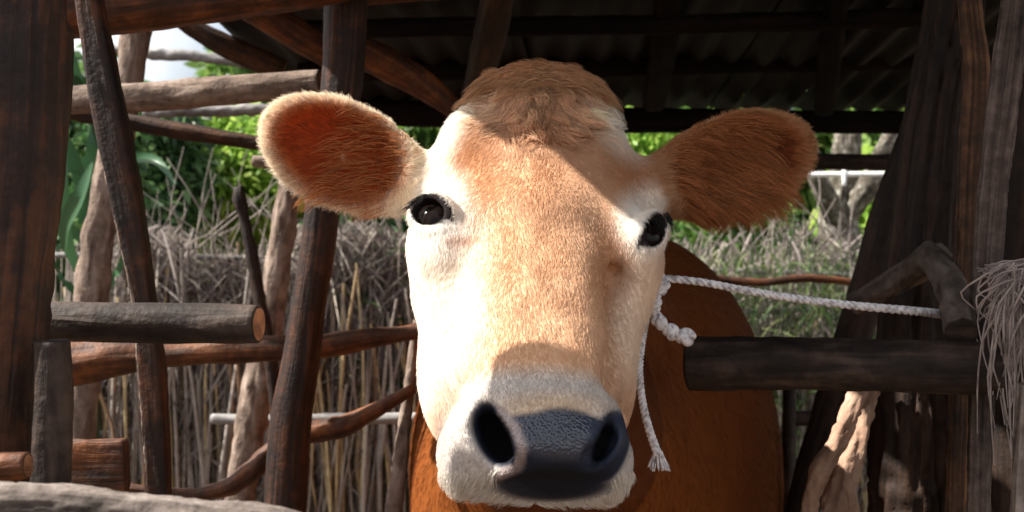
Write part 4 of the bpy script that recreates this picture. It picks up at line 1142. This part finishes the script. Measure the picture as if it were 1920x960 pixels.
def clumps(px, py, d, rx, ry, count, r, dz=.35):
    out = []
    for _ in range(count):
        a = random.uniform(0, 6.28); q = random.random() ** .5
        dd = d + random.uniform(-dz, dz)
        v = P(px + math.cos(a) * rx * q, py + math.sin(a) * ry * q, dd)
        rr = r * random.uniform(.6, 1.3)
        out.append((v.x, v.y, v.z, rr, rr, rr * .8))
    return out
def shrub(label, px, py, d, rx, ry, count, per, size, mat, r=.16, cat='shrub', aspect=.5, name='shrub'):
    base = P(px, 480, d); base.z = 0
    o = empty(name, base, label, cat)
    link('crown' if name == 'tree' else 'foliage', leafcloud('foliage', clumps(px, py, d, rx, ry, count, r), per, size, aspect), mat, o)
    top = P(px, py, d)
    me = tube('trunk', [(base.x, base.y, -.1, .05), (base.x + .05, base.y, top.z * .5, .04), (top.x, top.y, top.z, .025)], 14, 8, .1)
    link('trunk' if name == 'tree' else 'stem', me, M['bark'], o)
    return o
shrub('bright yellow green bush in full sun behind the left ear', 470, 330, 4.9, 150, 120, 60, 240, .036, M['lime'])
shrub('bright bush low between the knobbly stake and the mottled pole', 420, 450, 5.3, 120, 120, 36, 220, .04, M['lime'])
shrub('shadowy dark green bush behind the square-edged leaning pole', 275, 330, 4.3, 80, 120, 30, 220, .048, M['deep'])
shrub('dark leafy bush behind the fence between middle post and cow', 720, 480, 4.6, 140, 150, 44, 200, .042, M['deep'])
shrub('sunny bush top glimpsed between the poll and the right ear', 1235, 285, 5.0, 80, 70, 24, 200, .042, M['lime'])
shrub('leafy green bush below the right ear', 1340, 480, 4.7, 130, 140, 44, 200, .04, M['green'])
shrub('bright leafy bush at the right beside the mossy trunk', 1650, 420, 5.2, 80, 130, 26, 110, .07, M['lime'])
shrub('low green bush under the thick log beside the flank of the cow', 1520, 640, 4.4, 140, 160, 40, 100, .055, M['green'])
shrub('pale green climbing bush close under the eave at the left', 720, 240, 4.6, 150, 40, 24, 110, .055, M['green'])
# trees further off
def far_tree(label, px, py, d, rx, ry, mat, count=70):
    return shrub(label, px, py, d, rx, ry, count, 70, .13, mat, .42, 'tree', .55, 'tree')
far_tree('tall dark tree far behind the gap under the sunlit upper log', 330, 420, 8.5, 260, 190, M['green'])
far_tree('spreading tree far behind the head of the cow', 900, 330, 9.0, 330, 240, M['green'])
far_tree('dense tree far behind the right ear', 1480, 400, 8.5, 300, 240, M['green'], 90)
far_tree('leaning far tree behind the broad blades at the left edge', 60, 350, 7.5, 160, 230, M['deep'])
far_tree('pale thin crowned tree against the sky gap at upper left', 460, 150, 9.5, 70, 50, M['green'], 14)

far_tree('wide tree standing past the left end of the stalk fence', -520, 380, 8.0, 330, 230, M['green'], 60)
far_tree('wide tree standing past the right end of the stalk fence', 2150, 380, 8.5, 330, 240, M['deep'], 60)
# mossy forked trunk at the right
M['lichen'] = wood('lichen covered bark', (.03, .026, .02), (.11, .095, .075), (.36, .35, .31), (40, 30), .9, .7, .1, patch=30)
mt = log('tree', 'forked mossy tree trunk with pale lichen right of the right ear', 'tree',
    [(1588, 250, 4.3, 26), (1580, 340, 4.3, 30), (1572, 400, 4.3, 38), (1578, 470, 4.3, 44), (1580, 560, 4.3, 48), (1575, gpy(4.3), 4.3, 60)], [M['lichen'], M['cut']], rings=70, sides=24, bump=.2, bumpf=(4, 8), groove=.2, gfreq=6, seed=160)
log('limb', None, None, [(1582, 420, 4.28, 22), (1550, 370, 4.2, 20), (1530, 320, 4.15, 17), (1510, 250, 4.1, 15)], [M['lichen'], M['cut']], parent=mt, rings=40, sides=16, bump=.2, seed=161)
log('limb', None, None, [(1590, 400, 4.28, 22), (1625, 350, 4.2, 20), (1650, 290, 4.15, 16), (1690, 220, 4.1, 14)], [M['lichen'], M['cut']], parent=mt, rings=40, sides=16, bump=.2, seed=162)

# broad bladed plant at the left
pl = empty('broad_leaf_plant', P(170, 700, 2.75), 'plant with long broad green blades between the corner post and the barked pole', 'plant')
def broad_leaf(rows, wpx, seed):
    c, s = spline([list(P(x, y, d)) + [w] for x, y, d, w in rows], 14); p = c[:, :3]
    T = np.gradient(p, axis=0); T /= np.linalg.norm(T, axis=1)[:, None]
    rg = np.random.default_rng(seed); f = np.array([rg.uniform(-.5, .5), -1, rg.uniform(-.2, .5)])
    sd = np.cross(T, f); sd /= np.linalg.norm(sd, axis=1)[:, None]; nn = np.cross(sd, T)
    w = wpx * 1.05 * K * 2.7 * np.sin(np.pi * np.clip(np.linspace(.06, 1, 14), 0, .995)) ** .7
    V = np.stack([p - sd * w[:, None] + nn * w[:, None] * .35, p, p + sd * w[:, None] + nn * w[:, None] * .35], 1)
    i = np.arange(14 * 3).reshape(14, 3)
    q = np.vstack([np.stack([i[:-1, k], i[:-1, k + 1], i[1:, k + 1], i[1:, k]], -1) for k in (0, 1)])
    me = mesh_np('leaf', V.reshape(-1, 3), q); a = me.attributes.new('tint', 'FLOAT', 'POINT'); a.data.foreach_set('value', np.full(42, rg.random(), np.float32))
    return link('leaf', me, M['blade'], pl)
LV = [([(120, 470, 2.7, 0), (125, 420, 2.65, 0), (150, 370, 2.6, 0), (175, 300, 2.6, 0)], 16), ([(150, 520, 2.8, 0), (120, 430, 2.7, 0), (118, 350, 2.65, 0), (122, 270, 2.65, 0)], 12),
      ([(185, 380, 2.7, 0), (175, 320, 2.65, 0), (172, 280, 2.6, 0), (170, 245, 2.6, 0)], 14), ([(170, 400, 2.9, 0), (140, 300, 2.8, 0), (120, 250, 2.75, 0), (112, 225, 2.7, 0)], 13),
      ([(165, 230, 2.9, 0), (150, 170, 2.85, 0), (138, 120, 2.8, 0), (130, 80, 2.8, 0)], 12), ([(180, 250, 2.9, 0), (160, 180, 2.85, 0), (130, 140, 2.8, 0), (108, 135, 2.75, 0)], 11),
      ([(150, 420, 2.95, 0), (165, 340, 2.9, 0), (150, 300, 2.85, 0), (120, 330, 2.8, 0)], 13),
      ([(200, 350, 2.95, 0), (240, 300, 2.9, 0), (290, 300, 2.85, 0), (330, 345, 2.8, 0)], 10), ([(180, 480, 2.95, 0), (130, 420, 2.9, 0), (105, 400, 2.85, 0), (95, 430, 2.8, 0)], 12),
      ([(150, 560, 2.9, 0), (120, 520, 2.85, 0), (105, 500, 2.8, 0), (95, 480, 2.8, 0)], 9), ([(190, 560, 2.9, 0), (215, 520, 2.85, 0), (225, 500, 2.8, 0), (232, 470, 2.8, 0)], 9)]
for k, (rows, w) in enumerate(LV): broad_leaf(rows, w, k + 3)
st_ = spline([list(P(175, y, 2.9)) + [.014] for y in (200, 500)] + [[P(170, 700, 2.9).x, 2.9, -.1, .02]], 20)[0]
link('stem', tube('stem', st_, 20, 10, .05), M['green'], pl)

# ------------------------------------------------------------------ stalk fence
fa, fb = P(40, 480, 3.25), P(1760, 480, 3.95); fa.z = fb.z = 0
fence = empty('stalk_fence', (fa + fb) / 2, 'weathered fence of upright maize stalks tied to thin rails behind the cow', 'fence')
def stick_mat(name, c): return wood(name, tuple(x * .45 for x in c), c, tuple(min(1, x * 1.7) for x in c), (120, 6), .8, .3, .2)
SM = [stick_mat('straw coloured stalk', (.50, .40, .23)), stick_mat('grey stalk', (.33, .29, .26)), stick_mat('brown stalk', (.24, .15, .09)), stick_mat('ochre stalk', (.38, .28, .16)), stick_mat('dark stalk', (.075, .06, .05))]
stalk_me = []
for k in range(15):
    h = random.uniform(1.0, 1.33); r = random.uniform(.0045, .0088)
    ctrl = [(0, 0, -.05, r * 1.1), (random.gauss(0, .015), random.gauss(0, .01), h * .35, r), (random.gauss(0, .02), random.gauss(0, .015), h * .7, r * .95), (random.gauss(0, .03), random.gauss(0, .02), h, r * .7)]
    me = tube('stalk', ctrl, 6, 6, .12, seed=k, ends=False); me.materials.append(SM[(0, 1, 2, 1, 0, 3, 4, 1, 0, 2, 1, 3, 0, 4, 1)[k]]); stalk_me.append(me)
fd = (fb - fa); 
def fence_pt(t): return fa + fd * t
def t_of_px(px):
    lo, hi = 0, 1
    for _ in range(30):
        m_ = (lo + hi) / 2; v = fence_pt(m_)
        if 960 + v.x / (K * v.y) < px: lo = m_
        else: hi = m_
    return lo
def place_stalk(px, layer, parent=fence, zs=1.):
    v = fence_pt(t_of_px(px))
    o = bpy.data.objects.new('stalk', random.choice(stalk_me)); COL.objects.link(o); o.parent = parent
    o.matrix_parent_inverse = Matrix.Translation(parent.location).inverted()
    o.location = (v.x, v.y + layer + random.uniform(-.012, .012), 0)
    o.rotation_euler = (random.gauss(0, .035), random.gauss(0, .075), random.uniform(0, 6.28))
    o.scale = (1, 1, random.uniform(.88, 1.06) * zs)
for k in range(215): place_stalk(random.uniform(90, 790), random.choice((-.09, -.03, .04)))
for k in range(80): place_stalk(random.uniform(1260, 1680), random.choice((0, .03)), zs=.86)
# finer sticks behind, past counting
cs = []
for k in range(1900):
    px = random.choice((random.uniform(60, 800), random.uniform(60, 800), random.uniform(1240, 1700), random.uniform(800, 1240)))
    v = fence_pt(t_of_px(px)); h = random.uniform(.7, 1.3); ly = random.choice((random.uniform(.06, .16), random.uniform(-.12, .16))); r = random.uniform(.002, .006)
    x1 = v.x + random.gauss(0, .08)
    cs.append(spline([(v.x, v.y + ly, -.02, r), ((v.x + x1) / 2 + random.gauss(0, .02), v.y + ly, h * .5, r), (x1, v.y + ly + random.gauss(0, .02), h, r * .5)], 5)[0])
tw = link('stick_fill', thin_tubes('stick_fill', cs, 5), SM[1], fence); tag(tw, kind='stuff')
cs = []
for k in range(900):
    px = random.choice((random.uniform(230, 800), random.uniform(230, 800), random.uniform(1260, 1640)))
    v = fence_pt(t_of_px(px)); z = random.uniform(.3, 1.12) if random.random() < .84 else random.uniform(1.05, 1.36); a = random.gauss(0, .8); L_ = random.uniform(.10, .35); r = random.uniform(.001, .0028); ly = random.uniform(-.07, -.02)
    dx, dz_ = math.sin(a) * L_, math.cos(a) * L_
    cs.append(spline([(v.x, v.y + ly, z, r), (v.x + dx * .5 + random.gauss(0, .02), v.y + ly - .02, z + dz_ * .5, r), (v.x + dx, v.y + ly, z + dz_, r * .5)], 6)[0])
tw = link('twigs', thin_tubes('twigs', cs, 5), stick_mat('dusty twig', (.21, .18, .16)), fence); tag(tw, kind='stuff')
for py0, py1, d_ in ((476, 520, -.03), (822, 690, -.035), (505, 505, -.03), (712, 560, -.03)):
    rows = []
    x0, x1 = ((90, 1700) if py0 != 505 else (660, 800))
    for q in np.linspace(0, 1, 9):
        v = fence_pt(t_of_px(x0 + (x1 - x0) * q)); vv = P(x0 + (x1 - x0) * q, py0 + (py1 - py0) * q + random.gauss(0, 2), v.y + d_)
        rows.append((vv.x, vv.y, vv.z, .0085))
    link('rail', tube('rail', rows, 60, 8, .15, seed=py0), M['grey'], fence)
# thin dead stems standing above the fence
cs = []
for k in range(190):
    px = random.choice((random.uniform(240, 420), random.uniform(240, 800), random.uniform(240, 800), random.uniform(1250, 1640)))
    v = fence_pt(t_of_px(px)); x1 = v.x + random.gauss(0, .05); h = random.uniform(1.1, 1.46) * (.9 if 345 < px < 560 else 1); r = random.uniform(.0018, .0048); x1 = v.x + random.gauss(0, .11)
    cs.append(spline([(v.x, v.y + .05, .3, r), (x1 + random.gauss(0, .02), v.y + .05, h * .7, r), (x1 + random.gauss(0, .04), v.y + .04, h, r * .12)], 7)[0])
tag(link('dead_stems', thin_tubes('dead_stems', cs, 6), SM[1], fence), kind='stuff')
# dry leaves and straw hanging over the fence
n = 5200
pxs = np.where(RNG.random(n) < .88, RNG.uniform(225, 800, n), RNG.uniform(1250, 1660, n))
tt = np.array([t_of_px(x) for x in pxs]); fx = fa.x + fd.x * tt; fy = fa.y + fd.y * tt
top = 1.36 + .16 * (fbm(fx * 3 + 30, fx * 0, 5.) - .5) + np.where((pxs > 345) & (pxs < 560), -.11, 0)
z = top - np.abs(RNG.normal(0, 1, n)) * .20 
low = RNG.random(n) < .22; z[low] = RNG.uniform(.25, 1.2, low.sum())
base = np.stack([fx + RNG.normal(0, .015, n), fy + RNG.uniform(-.10, .05, n), z], -1)
d = np.stack([RNG.normal(0, .55, n), RNG.normal(0, .3, n), -np.abs(RNG.normal(.7, .5, n))], -1); d /= np.linalg.norm(d, axis=1)[:, None]
me = blades('dry_leaves', base, d, RNG.uniform(.05, .19, n), RNG.uniform(.003, .009, n), np.full(n, .25), RNG.random(n), 3)
tag(link('dry_leaves', me, M['dry'], fence), kind='stuff')
# tall fine grass in and behind the fence on the right
n = 5200
pxs = RNG.uniform(1235, 1700, n); tt = np.array([t_of_px(x) for x in pxs])
base = np.stack([fa.x + fd.x * tt, fa.y + fd.y * tt + RNG.uniform(-.25, .5, n), RNG.uniform(.5, 1.22, n)], -1)
d = np.stack([RNG.normal(0, .38, n), RNG.normal(0, .25, n), np.abs(RNG.normal(.9, .45, n))], -1); d /= np.linalg.norm(d, axis=1)[:, None]
me = blades('grass', base, d, RNG.uniform(.08, .30, n), RNG.uniform(.002, .005, n), np.full(n, .6), RNG.random(n), 4)
tag(link('grass', me, M['haygreen']), kind='stuff')
n = 900
pxs = RNG.uniform(640, 800, n); tt = np.array([t_of_px(x) for x in pxs])
base = np.stack([fa.x + fd.x * tt, fa.y + fd.y * tt + RNG.uniform(-.08, .3, n), RNG.uniform(.5, 1.3, n)], -1)
d = np.stack([RNG.normal(0, .6, n), RNG.normal(0, .3, n), RNG.normal(.2, .6, n)], -1); d /= np.linalg.norm(d, axis=1)[:, None]
tag(link('weeds', blades('weeds', base, d, RNG.uniform(.05, .14, n), RNG.uniform(.008, .02, n), np.full(n, .4), RNG.random(n), 3), M['deep']), kind='stuff')
